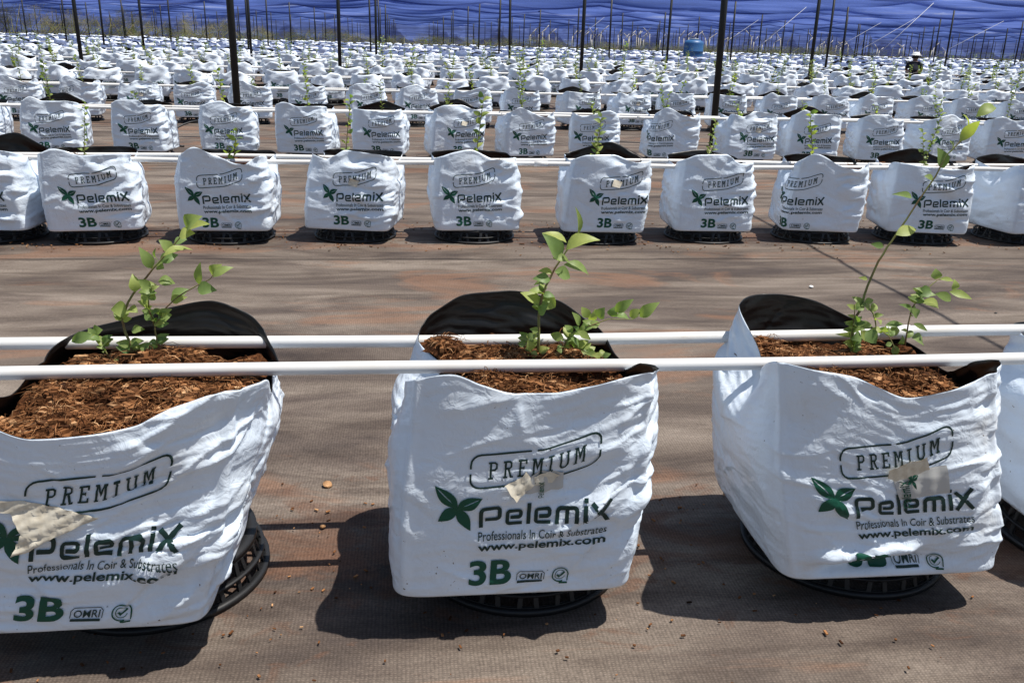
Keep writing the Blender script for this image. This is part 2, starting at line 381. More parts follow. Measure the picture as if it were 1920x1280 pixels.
    for (ua, ub, v0, dp) in p.get('tucks', []):
        wn = np.exp(-(np.clip(np.abs(U-(ua+ub)/2)-(ub-ua)/2, 0, 1)/.03)**2); vs = v0+.10*U
        h += wn*dp*(np.exp(-((Vv-vs)/.014)**2)-1.15*np.exp(-((Vv-vs+.030)/.013)**2))
    y = y+normals_of(y)*h[..., None]
    return y, per, zr, tj
def shell_mesh(name, X, inner_from=.5):
    NI, NJ, _ = X.shape; nrm = normals_of(X); V = list(X.reshape(-1, 3)); Fc = []; mi = []
    idx = lambda i, j: i*NJ+j % NJ
    for i in range(NI-1):
        for j in range(NJ): Fc.append((idx(i, j), idx(i, j+1), idx(i+1, j+1), idx(i+1, j))); mi.append(0)
    i0 = int(NI*inner_from); off = len(V); In = X-nrm*.0013
    V += list(In[i0:].reshape(-1, 3)); k = lambda i, j: off+(i-i0)*NJ+j % NJ
    for i in range(i0, NI-1):
        for j in range(NJ): Fc.append((k(i, j), k(i+1, j), k(i+1, j+1), k(i, j+1))); mi.append(1)
    for j in range(NJ): Fc.append((idx(NI-1, j), idx(NI-1, j+1), k(NI-1, j+1), k(NI-1, j))); mi.append(1)
    c = len(V); V.append(X[0].mean(0)+np.array([0, 0, .004]))
    for j in range(NJ): Fc.append((idx(0, j+1), idx(0, j), c)); mi.append(1)
    return mesh_from(name, V, Fc, [M_WHITE, M_BLK], mi)

# ------------------------------------------------------------------ printed lettering (flat templates in metres, wrapped onto each sack)
def ribbon(pts, wd, closed=False):
    pts = [np.array(p, float) for p in pts]; n = len(pts); Lf = []; Rt = []
    for i in range(n):
        a = pts[i-1] if (i > 0 or closed) else None; b = pts[(i+1) % n] if (i < n-1 or closed) else None
        d1 = (pts[i]-a) if a is not None else (b-pts[i]); d2 = (b-pts[i]) if b is not None else d1
        d1 = d1/np.linalg.norm(d1); d2 = d2/np.linalg.norm(d2); nn = np.array([-(d1+d2)[1], (d1+d2)[0]]); nn /= np.linalg.norm(nn)
        k = wd/2/max(.35, nn.dot(np.array([-d1[1], d1[0]]))); Lf.append(pts[i]+nn*k); Rt.append(pts[i]-nn*k)
    V = Lf+Rt; F = [(n+i, n+(i+1) % n, (i+1) % n, i) for i in range(n if closed else n-1)]
    return [tuple(v) for v in V], F
def merge2(parts):
    V = []; F = []
    for v, f in parts:
        k = len(V); V += list(v); F += [tuple(i+k for i in q) for q in f]
    return V, F
def xf(t, s=(1, 1), o=(0, 0), rot=0):
    c, q = math.cos(rot), math.sin(rot)
    return [(o[0]+x*s[0]*c-y*s[1]*q, o[1]+x*s[0]*q+y*s[1]*c) for x, y in t[0]], t[1]
def font_tmpl(s, W, H, off=0.0, res=3):
    cu = bpy.data.curves.new('lettering', 'FONT'); cu.body = s; cu.size = 1; cu.fill_mode = 'FRONT'; cu.resolution_u = res; cu.offset = off
    o = bpy.data.objects.new('lettering', cu); col.objects.link(o); dg = bpy.context.evaluated_depsgraph_get()
    me = bpy.data.meshes.new_from_object(o.evaluated_get(dg)); V = np.array([v.co[:2] for v in me.vertices]); F = [tuple(p.vertices) for p in me.polygons]
    bpy.data.objects.remove(o); bpy.data.curves.remove(cu); bpy.data.meshes.remove(me)
    lo, hi = V.min(0), V.max(0); V = (V-lo)/(hi-lo)*np.array([W, H]); return [tuple(v) for v in V], F
def rr(x0, y0, x1, y1, r):
    pts = []
    for cx, cy, a0 in ((x1-r, y0+r, -90), (x1-r, y1-r, 0), (x0+r, y1-r, 90), (x0+r, y0+r, 180)):
        for k in range(5): a = R(a0+k*22.5); pts.append((cx+r*math.cos(a), cy+r*math.sin(a)))
    return pts
def slab(ch):   # typewriter capitals in a .62 x 1 cell
    t = .13; s = .11
    def h(x0, x1, y): return ribbon([(x0, y), (x1, y)], s)
    def v(x, y0=s, y1=1-s): return ribbon([(x, y0), (x, y1)], t)
    if ch == 'P': return merge2([v(.17), h(.02, .34, .055), ribbon([(.02, .945), (.42, .945), (.54, .86), (.54, .62), (.42, .52), (.235, .52)], s)])
    if ch == 'R': return merge2([v(.17), h(.02, .32, .055), ribbon([(.02, .945), (.42, .945), (.53, .86), (.53, .64), (.42, .55), (.235, .55)], s), ribbon([(.36, .5), (.52, .11)], t), h(.46, .68, .055)])
    if ch == 'E': return merge2([v(.17), ribbon([(.02, .945), (.56, .945), (.56, .74)], s), ribbon([(.02, .055), (.58, .055), (.58, .27)], s), h(.235, .42, .51), ribbon([(.42, .40), (.42, .62)], .06)])
    if ch == 'M': return merge2([v(.12), v(.60), h(0, .24, .055), h(.48, .72, .055), ribbon([(0, .945), (.2, .945), (.36, .42), (.52, .945), (.72, .945)], s)])
    if ch == 'I': return merge2([v(.26), h(.08, .44, .055), h(.08, .44, .945)])
    if ch == 'U': return merge2([h(-.02, .24, .945), h(.42, .68, .945), ribbon([(.11, .89), (.11, .25), (.22, .08), (.33, .055), (.44, .08), (.55, .25), (.55, .89)], t)])
def stamp():
    P_ = []; x = -.083
    for ch in 'PREMIUM':
        wc = .0215 if ch == 'I' else .026
        P_.append(xf(slab(ch), (.0275, .031), (x, -.0155))); x += wc
    x0, x1, y0, y1, r, wd = -.113, .113, -.030, .030, .017, .0034
    loop = rr(x0, y0, x1, y1, r)
    def arc(k0): return loop[k0:k0+5]
    dens = lambda a, b: [(a[0]+(b[0]-a[0])*i/8, a[1]+(b[1]-a[1])*i/8) for i in range(9)]
    br, tr, tl, bl = arc(0), arc(5), arc(10), arc(15)
    P_.append(ribbon(dens((x0+r, y0), (x1-r, y0))[:-1]+br+[(x1, -.003)], wd))
    P_.append(ribbon([(x1, .006)]+tr+dens((x1-r, y1), (.002, y1))[1:], wd))
    P_.append(ribbon(dens((-.008, y1), (x0+r, y1))[:-1]+tl+[(x0, .006)], wd))
    P_.append(ribbon([(x0, -.003)]+bl[:], wd))
    V, F = merge2(P_)
    return V, F
def bendf(V): return [(x, y+.05*x+.30*(math.sqrt(max(x-.005, 0)**2+.0004)-.02 if x > .005 else 0)+.0) for x, y in V]
def leafshape(L, wd, n=9, slit=True):
    a = [(L*i/n, wd/2*math.sin(math.pi*(i/n)**.85)*(1-.15*i/n)) for i in range(n+1)]
    g = .0009 if slit else 0
    top = [(x, max(y, g) if 0 < i < n else 0) for i, (x, y) in enumerate(a)]
    V = []; F = []
    for sgn in (1, -1):
        k = len(V)
        for i, (x, y) in enumerate(top): V += [(x, sgn*(g if 2 < i < n-1 else 0)), (x, sgn*y)]
        for i in range(n):
            q = (k+2*i, k+2*i+2, k+2*i+3, k+2*i+1); F.append(q if sgn > 0 else q[::-1])
    return V, F
def emblem():
    P_ = [xf(leafshape(.056, .024), rot=R(129)), xf(leafshape(.044, .027), rot=R(27)), xf(leafshape(.038, .022, slit=False), rot=R(221)), xf(leafshape(.050, .021, slit=False), rot=R(-63))]
    return merge2(P_)
def wordmark():
    t = .0078; H = .044; h = .034; P_ = []
    def rc(p, r=.006):
        out = [p[0]]
        for a, b, c in zip(p, p[1:], p[2:]):
            a, b, c = map(np.array, (a, b, c)); u = (a-b)/np.linalg.norm(a-b); v = (c-b)/np.linalg.norm(c-b)
            for k in (0, .35, .65, 1):
                q = b+u*r*(1-k)**1.6+v*r*k**1.6; out.append(tuple(q))
        return out+[p[-1]]
    x = 0
    P_.append(ribbon(rc([(x+.004, 0), (x+.004, H-t/2), (x+.040, H-t/2), (x+.040, .016), (x+.012, .016)]), t)); x += .0515
    def e(x): return ribbon(rc([(x+.010, h*.48), (x+.0305, h*.48), (x+.0305, h-t/2), (x+.004, h-t/2), (x+.004, t/2), (x+.0335, t/2)], .0045), t*.92)
    P_.append(e(x)); x += .042
    P_.append(ribbon([(x+.004, 0), (x+.004, H)], t)); x += .0145
    P_.append(e(x)); x += .042
    P_.append(ribbon(rc([(x+.004, 0), (x+.004, h-t/2), (x+.042, h-t/2), (x+.042, 0)], .006), t)); P_.append(ribbon([(x+.023, 0), (x+.023, h-t)], t)); x += .0535
    P_.append(ribbon([(x+.004, 0), (x+.004, h)], t)); P_.append(ribbon([(x+.004, h+.004), (x+.004, H+.002)], t)); x += .011
    P_.append(ribbon([(x+.004, 0), (x+.036, H)], t*1.05)); P_.append(ribbon([(x+.004, H*.86), (x+.018, H*.50)], t)); P_.append(ribbon([(x+.022, H*.42), (x+.036, 0)], t))
    return merge2(P_)
def cut(t, g):
    bm = bmesh.new(); vs = [bm.verts.new((x, y, 0)) for x, y in t[0]]
    for f in t[1]:
        try: bm.faces.new([vs[i] for i in f])
        except ValueError: pass
    V = np.array(t[0]); lo, hi = V.min(0), V.max(0)
    for ax in (0, 1):
        k = math.floor(lo[ax]/g)+1
        while k*g < hi[ax]:
            co = [0, 0, 0]; co[ax] = k*g; no = [0, 0, 0]; no[ax] = 1
            bmesh.ops.bisect_plane(bm, geom=bm.verts[:]+bm.edges[:]+bm.faces[:], plane_co=co, plane_no=no, dist=1e-6); k += 1
    bm.verts.index_update(); V = np.array([v.co[:2] for v in bm.verts]); F = [tuple(v.index for v in f.verts) for f in bm.faces]
    bm.free()
    # consistent facing
    F2 = []
    for f in F:
        a = sum(V[f[i]][0]*V[f[(i+1) % len(f)]][1]-V[f[(i+1) % len(f)]][0]*V[f[i]][1] for i in range(len(f)))
        if abs(a) < 1e-10: continue
        F2.append(f if a > 0 else f[::-1])
    return V, F2
sm = (lambda s: (bendf(s[0]), s[1]))(stamp())
def fit(t, W, H):
    V = np.array(t[0]); lo, hi = V.min(0), V.max(0); V = (V-lo)/(hi-lo)*np.array([W, H]); return [tuple(v) for v in V], t[1]
TM = {
 'printed_stamp': (xf(sm, (.92, 1), (.008, .256), R(1)), 'd'),
 'printed_leaf_emblem': (xf(emblem(), (1, 1), (-.113, .181)), 'g'),
 'printed_wordmark': (xf(fit(wordmark(), .222, .046), (1, 1), (-.076, .139), R(3)), 'd'),
 'printed_tagline': (xf(font_tmpl('Professionals In Coir & Substrates', .222, .0165, .003), o=(-.076, .116), rot=R(2)), 'd'),
 'printed_web_address': (xf(font_tmpl('www.pelemix.com', .222, .020, .022), o=(-.075, .092), rot=R(2)), 'd'),
 'printed_grade_mark': (xf(font_tmpl('3B', .078, .049, .03, 5), o=(-.088, .025)), 'g'),
 'printed_listing_badge': (xf(merge2([xf(font_tmpl('OMRI', .042, .013, .01), o=(.006, .024)), ribbon([(.002, .0195), (.050, .0195)], .0045), ribbon([(.001, .023), (.001, .036), (.006, .041), (.047, .041), (.052, .036), (.052, .023)], .0013), xf(font_tmpl('R', .003, .003), o=(.056, .040))]), o=(0, .007)), 'd'),
 'printed_check_seal': (xf(merge2([ribbon([(.082+.0145*math.cos(R(a)), .031+.0145*math.sin(R(a))) for a in range(-5, 300, 15)], .0022), ribbon([(.082+.0095*math.cos(R(a)), .031+.0095*math.sin(R(a))) for a in range(30, 360, 15)], .0012), ribbon([(.076, .032), (.0805, .027), (.089, .037)], .0036), ribbon([(.0965, .030), (.0965, .018)], .002), ribbon([(.082, .0145), (.097, .0145)], .003)]), o=(0, .007)), 'g'),
}
CUT = {g: {k: (cut(t, g), c) for k, (t, c) in TM.items()} for g in (.0048, .010)}
def wrap(Xs, per, zr, U, Vv, lift=.0011, u0=0.0, v0=0.0):
    NI, NJ, _ = Xs.shape; nrm = normals_of(Xs)
    j = ((np.asarray(U)+u0)/per*NJ) % NJ; j0 = np.floor(j).astype(int); fj = j-j0; j1 = (j0+1) % NJ; j0 %= NJ
    z = zr[j0]*(1-fj)+zr[j1]*fj; i = np.clip((np.asarray(Vv)+v0)/z, 0, .985)*(NI-1); i0 = np.minimum(np.floor(i).astype(int), NI-2); fi = i-i0
    def S(A): return (A[i0, j0].T*(1-fi)*(1-fj)+A[i0, j1].T*(1-fi)*fj+A[i0+1, j0].T*fi*(1-fj)+A[i0+1, j1].T*fi*fj).T
    return S(Xs)+S(nrm)*np.asarray(lift).reshape(-1, 1)
def add_print(parent, Xs, per, zr, g, u0=0, v0=0, skip=()):
    for k, ((V, F), c) in CUT[g].items():
        if k in skip: continue
        W = wrap(Xs, per, zr, V[:, 0], V[:, 1], np.full(len(V), .0019 if g < .008 else .0022), u0, v0)
        obj(k, mesh_from(k, W, F, [M_INKG if c == 'g' else M_INKD]), parent)
def sheet_on(parent, name, Xs, per, zr, poly, lift, material, u0=0, g=.006, two=True):
    V, F = cut((poly, [tuple(range(len(poly)))]), g)
    l = np.array([lift(x, y) for x, y in V]); A = wrap(Xs, per, zr, V[:, 0], V[:, 1], l, u0); B = wrap(Xs, per, zr, V[:, 0], V[:, 1], l-.0007, u0)
    n = len(A); Fc = list(F)+[tuple(i+n for i in f[::-1]) for f in F]
    return obj(name, mesh_from(name, np.concatenate([A, B]), Fc, [material]), parent)

# ------------------------------------------------------------------ coir bed inside a sack
def coir_mesh(Xs, zc, nfib, seed, NR=26, mound=None):
    rng = np.random.default_rng(seed); NI, NJ, _ = Xs.shape
    ring = np.zeros((NJ, 2))
    for j in range(NJ):
        z = Xs[:, j, 2]; i = min(max(np.searchsorted(z, zc), 1), NI-1); f = np.clip((zc-z[i-1])/(z[i]-z[i-1]+1e-9), 0, 1); ring[j] = Xs[i-1, j, :2]*(1-f)+Xs[i, j, :2]*f
    cen = ring.mean(0); stp = max(1, NJ//120); rg = ring[::stp]; n = len(rg)
    ph = rng.uniform(0, 6.28, (10, 2)); kx = rng.uniform(-60, 60, 10); ky = rng.uniform(-60, 60, 10)
    def hgt(x, y):
        h = sum(np.sin(kx[q]*x+ky[q]*y+ph[q, 0]) for q in range(10))*.0036
        if mound: h = h+mound(x, y)
        return zc+h
    V = []; Fc = []
    for a in range(NR+1):
        r = (a/NR)**.8
        for b in range(n):
            p = cen+(rg[b]-cen)*(r*.955)
            V.append((p[0], p[1], float(hgt(p[0], p[1]))+rng.normal()*.0022*(a > 0)-(.0 if a < NR else .004)))
    for a in range(NR):
        for b in range(n):
            q = (b+1) % n; Fc.append((a*n+b, (a+1)*n+b, (a+1)*n+q, a*n+q))
    mi = [0]*len(Fc); mb = MB(); mb.v = V; mb.f = Fc; mb.m = mi
    for _ in range(nfib):
        b = rng.integers(n); r = math.sqrt(rng.uniform(0, .80)); long_ = rng.random() < .05 and r < .7; p = cen+(rg[b]-cen)*r*.94; a = rng.uniform(0, 6.28)
        if rng.random() < .34:   # chunky pith crumb
            s = rng.uniform(.003, .0115); z = float(hgt(*p))+s*.3
            mb.box((p[0], p[1], z), (s*rng.uniform(1, 2.4), s*rng.uniform(.6, 1), s*rng.uniform(.3, .8)), a, 1); continue
        Ln = rng.uniform(.012, .045)*(1.8 if long_ else 1)*(1 if r < .8 else .6); k = rng.normal()*35; wd = rng.uniform(.0004, .0011); z0 = float(hgt(*p))+rng.uniform(0, .004); arch = rng.uniform(0, .008)*(2.2 if rng.random() < .08 else 1)
        pts = []; x, y = p; 
        for q in range(4):
            t = q/3; pts.append((x, y, z0+arch*4*t*(1-t))); x += math.cos(a)*Ln/3; y += math.sin(a)*Ln/3; a += k*Ln/3
        mb.tube(pts, [wd*.6, wd, wd, wd*.4], 3, False, 1)
    return mb.mesh('coir', [M_CBED, M_COIR], smooth=False)

# ------------------------------------------------------------------ pot stand
def stand_parts(lod):
    n = 48 if lod == 0 else 24
    a = MB(); a.ring(.165, .190, .080, .095, n)
    for k in range(4):
        th = math.pi*k/4; a.box((0, 0, .0885), (.345, .012, .008), th)
    b = MB(); b.ring(.198, .212, .0, .014, n); b.ring(.192, .203, .042, .048, n)
    c = MB(); nr = 34 if lod == 0 else 24; nc = nr*4; lv = [(.204, .008), (.2025, .016), (.1975, .042), (.1965, .048), (.190, .078), (.188, .086)]
    for sh_, dr in enumerate((0, .005)):
        V = [((r_-dr)*math.cos(2*math.pi*(k+.9*i*(1 if (k//4) % 2 else -1)*.25)/nc), (r_-dr)*math.sin(2*math.pi*(k+.9*i*(1 if (k//4) % 2 else -1)*.25)/nc), z_) for i, (r_, z_) in enumerate(lv) for k in range(nc)]
        F = []
        for i in range(5):
            for k in range(nc):
                if i in (0, 2, 4) or k % 4 == 0:
                    q = (i*nc+k, i*nc+(k+1) % nc, (i+1)*nc+(k+1) % nc, (i+1)*nc+k); F.append(q if not sh_ else q[::-1])
        c.add(V, F)
    return a, b, c
def make_stand(lod):
    a, b, c = stand_parts(lod); r = empty('pot_stand')
    a.build('top_ring', [M_RACK], r); b.build('base_ring', [M_RACK], r); c.build('ribs', [M_RACK], r); return r

# ------------------------------------------------------------------ seedlings
def leaf_geo(mb, A, B, wd, rng, nl=5, droop=None, mi=0):
    A = Vector(A); B = Vector(B); d = B-A; L = d.length
    if L < 1e-4: return
    t = d/L; upv = Vector((rng.uniform(-.5, .5), rng.uniform(-1.3, -.35), rng.uniform(.25, 1))).normalized()
    s = t.cross(upv)
    s = s.normalized() if s.length > .05 else t.orthogonal().normalized()
    nrm = s.cross(t).normalized(); arch = L*rng.uniform(.06, .2)*(droop if droop else 1); fold = rng.uniform(.12, .4)
    V = []; Fc = []
    for i in range(nl+1):
        q = i/nl; wv = wd/2*(math.sin(math.pi*q**.80)**.95 if 0 < i < nl else .04)*(1.08 if q < .5 else 1)
        c = A+d*q+nrm*(arch*4*q*(1-q)-arch*.6*q*q)
        V += [c-s*wv+nrm*(wv*fold), c, c+s*wv+nrm*(wv*fold)]
    for i in range(nl):
        k = 3*i; Fc += [(k, k+1, k+4, k+3), (k+1, k+2, k+5, k+4)]
    mb.add(V, Fc, mi)
def make_plant(name, stems, leaves, seed, rad=.0030):
    rng = random.Random(seed); r = empty(name); base = Vector(stems[0][0])/1000; r.location = base
    s = MB(); f = MB()
    for k, st in enumerate(stems):
        pts = [Vector(p)/1000-base for p in st]
        if k == 0: pts[0] = pts[0]-Vector((0, 0, .02))
        fine = []
        for a, b in zip(pts, pts[1:]):
            fine += [a, (a+b)/2+Vector((rng.uniform(-1, 1), rng.uniform(-1, 1), 0))*.0012]
        fine.append(pts[-1]); n = len(fine); r0 = rad*(1 if k == 0 else .6)
        s.tube(fine, [r0*(1-.65*i/n) for i in range(n)], 6)
    for (ax, ay, az, bx, by, bz, wd) in leaves:
        leaf_geo(f, Vector((ax, ay, az))/1000-base, Vector((bx, by, bz))/1000-base, wd/1000*(1.25 if wd < 19 else 1.08), rng, 7)
    for st in stems:
        P3 = [Vector(p)/1000-base for p in st]
        for _ in range(13):
            u = rng.uniform(0, min(len(P3)-1.01, 3.2)); i = int(u); c = P3[i].lerp(P3[i+1], u-i); th = rng.uniform(0, 6.28); L = rng.uniform(.014, .028)
            leaf_geo(f, c, c+Vector((math.cos(th), math.sin(th)*.6, rng.uniform(-.1, .8))).normalized()*L, L*rng.uniform(.5, .7), rng, 5)
    s.build('stem', [M_STEM], r); f.build('foliage', [M_LEAF], r); return r
def rand_plant_geo(s, f, rng, hgt, ns, dens, lod, base=(0, 0, 0), mi_s=0, mi_f=0):
    b0 = Vector(base)
    for k in range(ns):
        h = hgt*(1 if k == 0 else rng.uniform(.3, .8)); a = rng.uniform(0, 6.28); ln = rng.uniform(.05, .35)
        n = 5 if lod == 0 else 3; pts = []; p = b0+Vector((rng.uniform(-1, 1)*.02*(k > 0), rng.uniform(-1, 1)*.02*(k > 0), -.015)); bend = rng.uniform(-.8, .8)
        for i in range(n+1):
            pts.append(p.copy()); aa = a+bend*i/n; p = p+Vector((math.cos(aa)*ln, math.sin(aa)*ln, 1)).normalized()*(h/n)
        s.tube(pts, [.0028*(1-.6*i/n)*(1 if lod == 0 else 1.5) for i in range(n+1)], 5 if lod == 0 else 3, mi=mi_s)
        nl = max(3, int(h*dens))
        for q in range(nl):
            u = .12+.88*(q+rng.random()*.6)/nl; u = min(u, .999)*n; i = int(u); c = pts[i].lerp(pts[i+1], u-i)
            th = q*2.4+rng.uniform(-.5, .5); L = rng.uniform(.022, .045)*(1 if lod == 0 else 1.25)
            e = c+Vector((math.cos(th), math.sin(th), rng.uniform(.1, 1.0))).normalized()*L
            leaf_geo(f, c, e, L*rng.uniform(.45, .62), rng, 4 if lod == 0 else 2, mi=mi_f)
PLANT_L=([[(-513,1600,413),(-512,1600,446),(-519,1600,470),(-522,1600,498),(-508,1600,528),(-483,1600,562),(-458,1600,591),(-434,1600,617),(-410,1600,643),(-393,1600,663)],[(-473,1600,414),(-464,1598,460),(-464,1595,485),(-440,1592,520),(-417,1590,541),(-384,1588,561),(-357,1585,575),(-347,1582,586)],[(-554,1600,422),(-564,1610,447),(-581,1620,461)],[(-466,1600,484),(-470,1588,518),(-464,1575,542),(-452,1562,568)]],
[(-389,1584,666,-360,1570,693,29),(-388,1594,664,-349,1580,678,16),(-400,1574,656,-373,1571,663,23),(-423,1625,631,-402,1632,638,14),(-428,1616,620,-444,1608,642,19),(-460,1602,591,-475,1592,632,19),(-442,1580,612,-443,1572,635,11),(-433,1583,618,-388,1606,628,13),(-450,1620,599,-420,1630,610,16),(-455,1618,593,-443,1614,588,13),(-490,1589,551,-492,1593,583,19),(-488,1614,551,-462,1624,555,19),(-474,1623,525,-467,1612,555,19),(-453,1606,566,-425,1612,561,19),(-511,1600,515,-536,1591,518,26),(-509,1598,515,-490,1591,512,16),(-493,1626,505,-473,1634,497,12),(-483,1603,503,-464,1599,496,12),(-465,1625,490,-441,1626,496,22),(-437,1623,531,-408,1635,543,19),(-433,1601,531,-404,1598,538,13),(-382,1606,559,-376,1603,602,15),(-379,1580,560,-345,1573,558,22),(-360,1619,573,-341,1607,597,18),(-348,1573,583,-314,1578,600,14),(-572,1587,472,-613,1588,458,16),(-576,1598,468,-589,1596,461,11),(-585,1630,465,-568,1625,468,16),(-522,1595,496,-530,1591,504,10),(-510,1608,471,-486,1603,476,13),(-471,1591,438,-498,1598,447,16),(-542,1589,423,-524,1590,418,8)])
PLANT_M=([[(248,1600,418),(247,1600,495),(252,1600,537),(258,1600,555),(274,1600,590),(293,1600,621),(312,1600,651)],[(295,1600,417),(301,1597,441),(313,1594,463),(347,1591,478),(381,1589,492),(429,1586,492),(448,1583,505)],[(225,1600,415),(228,1610,433),(233,1620,452)],[(312,1600,436),(341,1583,427),(373,1567,421)]],
[(318,1624,648,311,1604,706,14),(289,1574,632,346,1557,658,29),(297,1616,636,251,1621,655,19),(279,1584,611,247,1575,662,30),(266,1581,615,298,1579,609,14),(286,1573,604,339,1583,584,20),(278,1624,578,313,1638,562,25),(273,1614,576,246,1627,579,10),(261,1571,575,228,1565,580,19),(271,1628,558,239,1637,548,10),(245,1595,519,212,1612,541,26),(252,1607,532,282,1617,507,26),(246,1588,502,260,1580,525,19),(327,1597,477,310,1587,507,14),(346,1593,494,330,1604,512,14),(346,1590,490,353,1579,514,13),(359,1573,499,367,1566,522,18),(394,1617,488,399,1614,509,16),(393,1587,508,423,1572,536,19),(406,1629,484,433,1627,481,14),(421,1582,499,441,1571,516,14),(439,1573,501,470,1559,534,18),(334,1611,469,360,1602,475,19),(319,1572,474,346,1572,456,11),(295,1585,456,270,1597,459,14),(307,1577,458,326,1578,436,16),(337,1616,418,363,1614,404,14),(374,1629,398,410,1629,394,24),(292,1585,434,282,1584,431,13),(223,1572,461,237,1571,468,11),(222,1585,442,206,1591,444,10),(234,1620,430,252,1620,441,13),(231,1572,436,223,1567,459,13),(240,1585,431,236,1580,415,10)])
PLANT_R=([[(887,1580,416),(879,1580,473),(881,1580,495),(891,1580,518),(895,1580,558),(909,1580,608),(922,1580,636),(936,1580,661),(968,1580,723),(996,1580,774),(1010,1580,814),(1032,1580,839),(1052,1580,869)],[(887,1580,416),(875,1573,468),(868,1567,525)],[(996,1580,434),(998,1585,478),(1003,1590,510),(1032,1595,549),(1055,1600,566),(1090,1605,561)],[(889,1580,529),(910,1570,506),(916,1560,479),(940,1550,464),(954,1540,437)]],[(1044,1564,885,1092,1580,906,17),(1018,1559,841,1034,1535,882,19),(1044,1606,886,1061,1607,862,11),(1028,1609,785,1007,1606,824,24),(1026,1604,837,1037,1607,816,13),(983,1597,771,1009,1602,761,10),(955,1580,733,908,1566,742,10),(926,1563,664,976,1578,674,21),(929,1604,631,907,1614,635,10),(1028,1570,574,1027,1573,595,16),(1054,1598,567,1091,1602,562,7),(1089,1599,544,1089,1599,566,14),(1038,1589,543,1008,1595,538,22),(1031,1566,546,1081,1581,527,14),(1088,1607,538,1128,1589,528,13),(1031,1608,516,1087,1625,499,16),(1018,1590,491,989,1580,513,14),(1012,1604,502,978,1595,516,8),(902,1608,467,939,1613,466,13),(892,1554,474,913,1544,451,26),(900,1588,463,918,1590,439,16),(900,1595,462,873,1607,459,11),(887,1563,464,865,1554,456,16),(896,1605,448,852,1591,455,8),(930,1603,488,948,1595,494,8),(958,1599,470,1003,1608,470,11),(970,1603,457,995,1604,457,16),(987,1603,426,989,1596,401,13),(986,1590,434,993,1588,451,18),(1023,1604,441,1058,1611,423,26),(953,1578,435,968,1579,439,8),(988,1552,489,1012,1538,478,8),(887,1586,441,890,1585,422,13),(905,1602,566,887,1604,569,6)])

# ================================================================== SETTING
def axis(segs):
    out = []
    for a, b, st in segs: out += list(np.arange(a, b, st))
    return np.array(out+[segs[-1][1]])
xs = axis([(-95, -12, 4), (-12, -4, .25), (-4, 8, .04), (8, 16, .25), (16, 115, 4)])
ys = axis([(-3, .6, .3), (.6, 6, .018), (6, 13, .05), (13, 25, .25), (25, 63, 2)])
gx, gy = np.meshgrid(xs, ys)
rg = np.random.default_rng(5); gz = np.zeros_like(gx)
for k in range(26):
    ky = rg.uniform(3, 26); kx = rg.normal()*ky*.10; amp = .0045/ky**.75*rg.uniform(.5, 1.4)
    gz += amp*np.sin(kx*gx+ky*gy+rg.uniform(0, 6.28)+.8*np.sin(.7*gx+rg.uniform(0, 6)))
fade = np.clip((26-gy)/13, 0, 1)*np.clip((18-np.abs(gx))/8, 0, 1); gz = gz*fade*.7
for y0 in (1.02, 4.04, 7.02, 10.1):      # overlapping edges of neighbouring strips
    yy = y0+.03*np.sin(gx*.9+y0)+.012*np.sin(gx*3.1); gz += .006*np.exp(-((gy-yy)/.03)**2)*fade
V = np.stack([gx, gy, gz], -1).reshape(-1, 3); nx = len(xs); ny = len(ys)
ii = (np.arange(ny-1)[:, None]*nx+np.arange(nx-1)[None, :]).ravel(); Fc = np.stack([ii, ii+1, ii+nx+1, ii+nx], 1)
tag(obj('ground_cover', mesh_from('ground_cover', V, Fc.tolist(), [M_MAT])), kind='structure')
tag(obj('ground', mesh_from('ground', [(-900, -300, -.03), (900, -300, -.03), (900, 1500, -.03), (-900, 1500, -.03)], [(0, 1, 2, 3)], [M_SOIL])), kind='structure')

# ================================================================== BAGS
ROWY = lambda k: 1.51+3.02*k
SZ = .080
def full_bag(p, NJ, NI, g, seed, nfib, zc, skip=(), mound=None, stickers=None):
    Xs, per, zr, tj = bag_surface(p, NJ, NI, True, seed)
    r = empty('grow_bag'); sack = obj('sack', shell_mesh('sack', Xs), r)
    add_print(sack, Xs, per, zr, g, p.get('u0', 0), p.get('v0', 0), skip)
    obj('coir', coir_mesh(Xs, zc, nfib, seed, mound=mound), r)
    if stickers: stickers(sack, Xs, per, zr)
    return r
SHD = MB
RIM_M = [(262, 0.386, 0), (248, 0.402, 0), (238, 0.419, -0.002), (225, 0.402, 0.0), (205, 0.359, 0.035), (185, 0.326, 0.081), (165, 0.334, 0.095), (145, 0.359, 0.041), (128, 0.394, 0.018), (112, 0.422, 0.004), (90, 0.429, 0), (66, 0.409, 0.0), (48, 0.364, 0.01), (25, 0.334, 0.038), (0, 0.339, 0.038), (343, 0.376, 0.02), (327, 0.396, 0.004), (306, 0.412, 0.0), (290, 0.398, 0), (275, 0.386, 0)]
RIM_L = [(268, 0.354, -0.006), (250, 0.35, -0.006), (228, 0.382, 0), (205, 0.357, 0.02), (180, 0.324, 0.03), (150, 0.347, 0.03), (120, 0.374, 0.01), (92, 0.404, 0), (74, 0.417, 0), (58, 0.397, 0.01), (40, 0.347, 0.03), (20, 0.324, 0.03), (0, 0.322, 0.02), (340, 0.357, 0.012), (325, 0.404, 0), (310, 0.408, 0), (297, 0.392, 0), (283, 0.364, -0.004)]
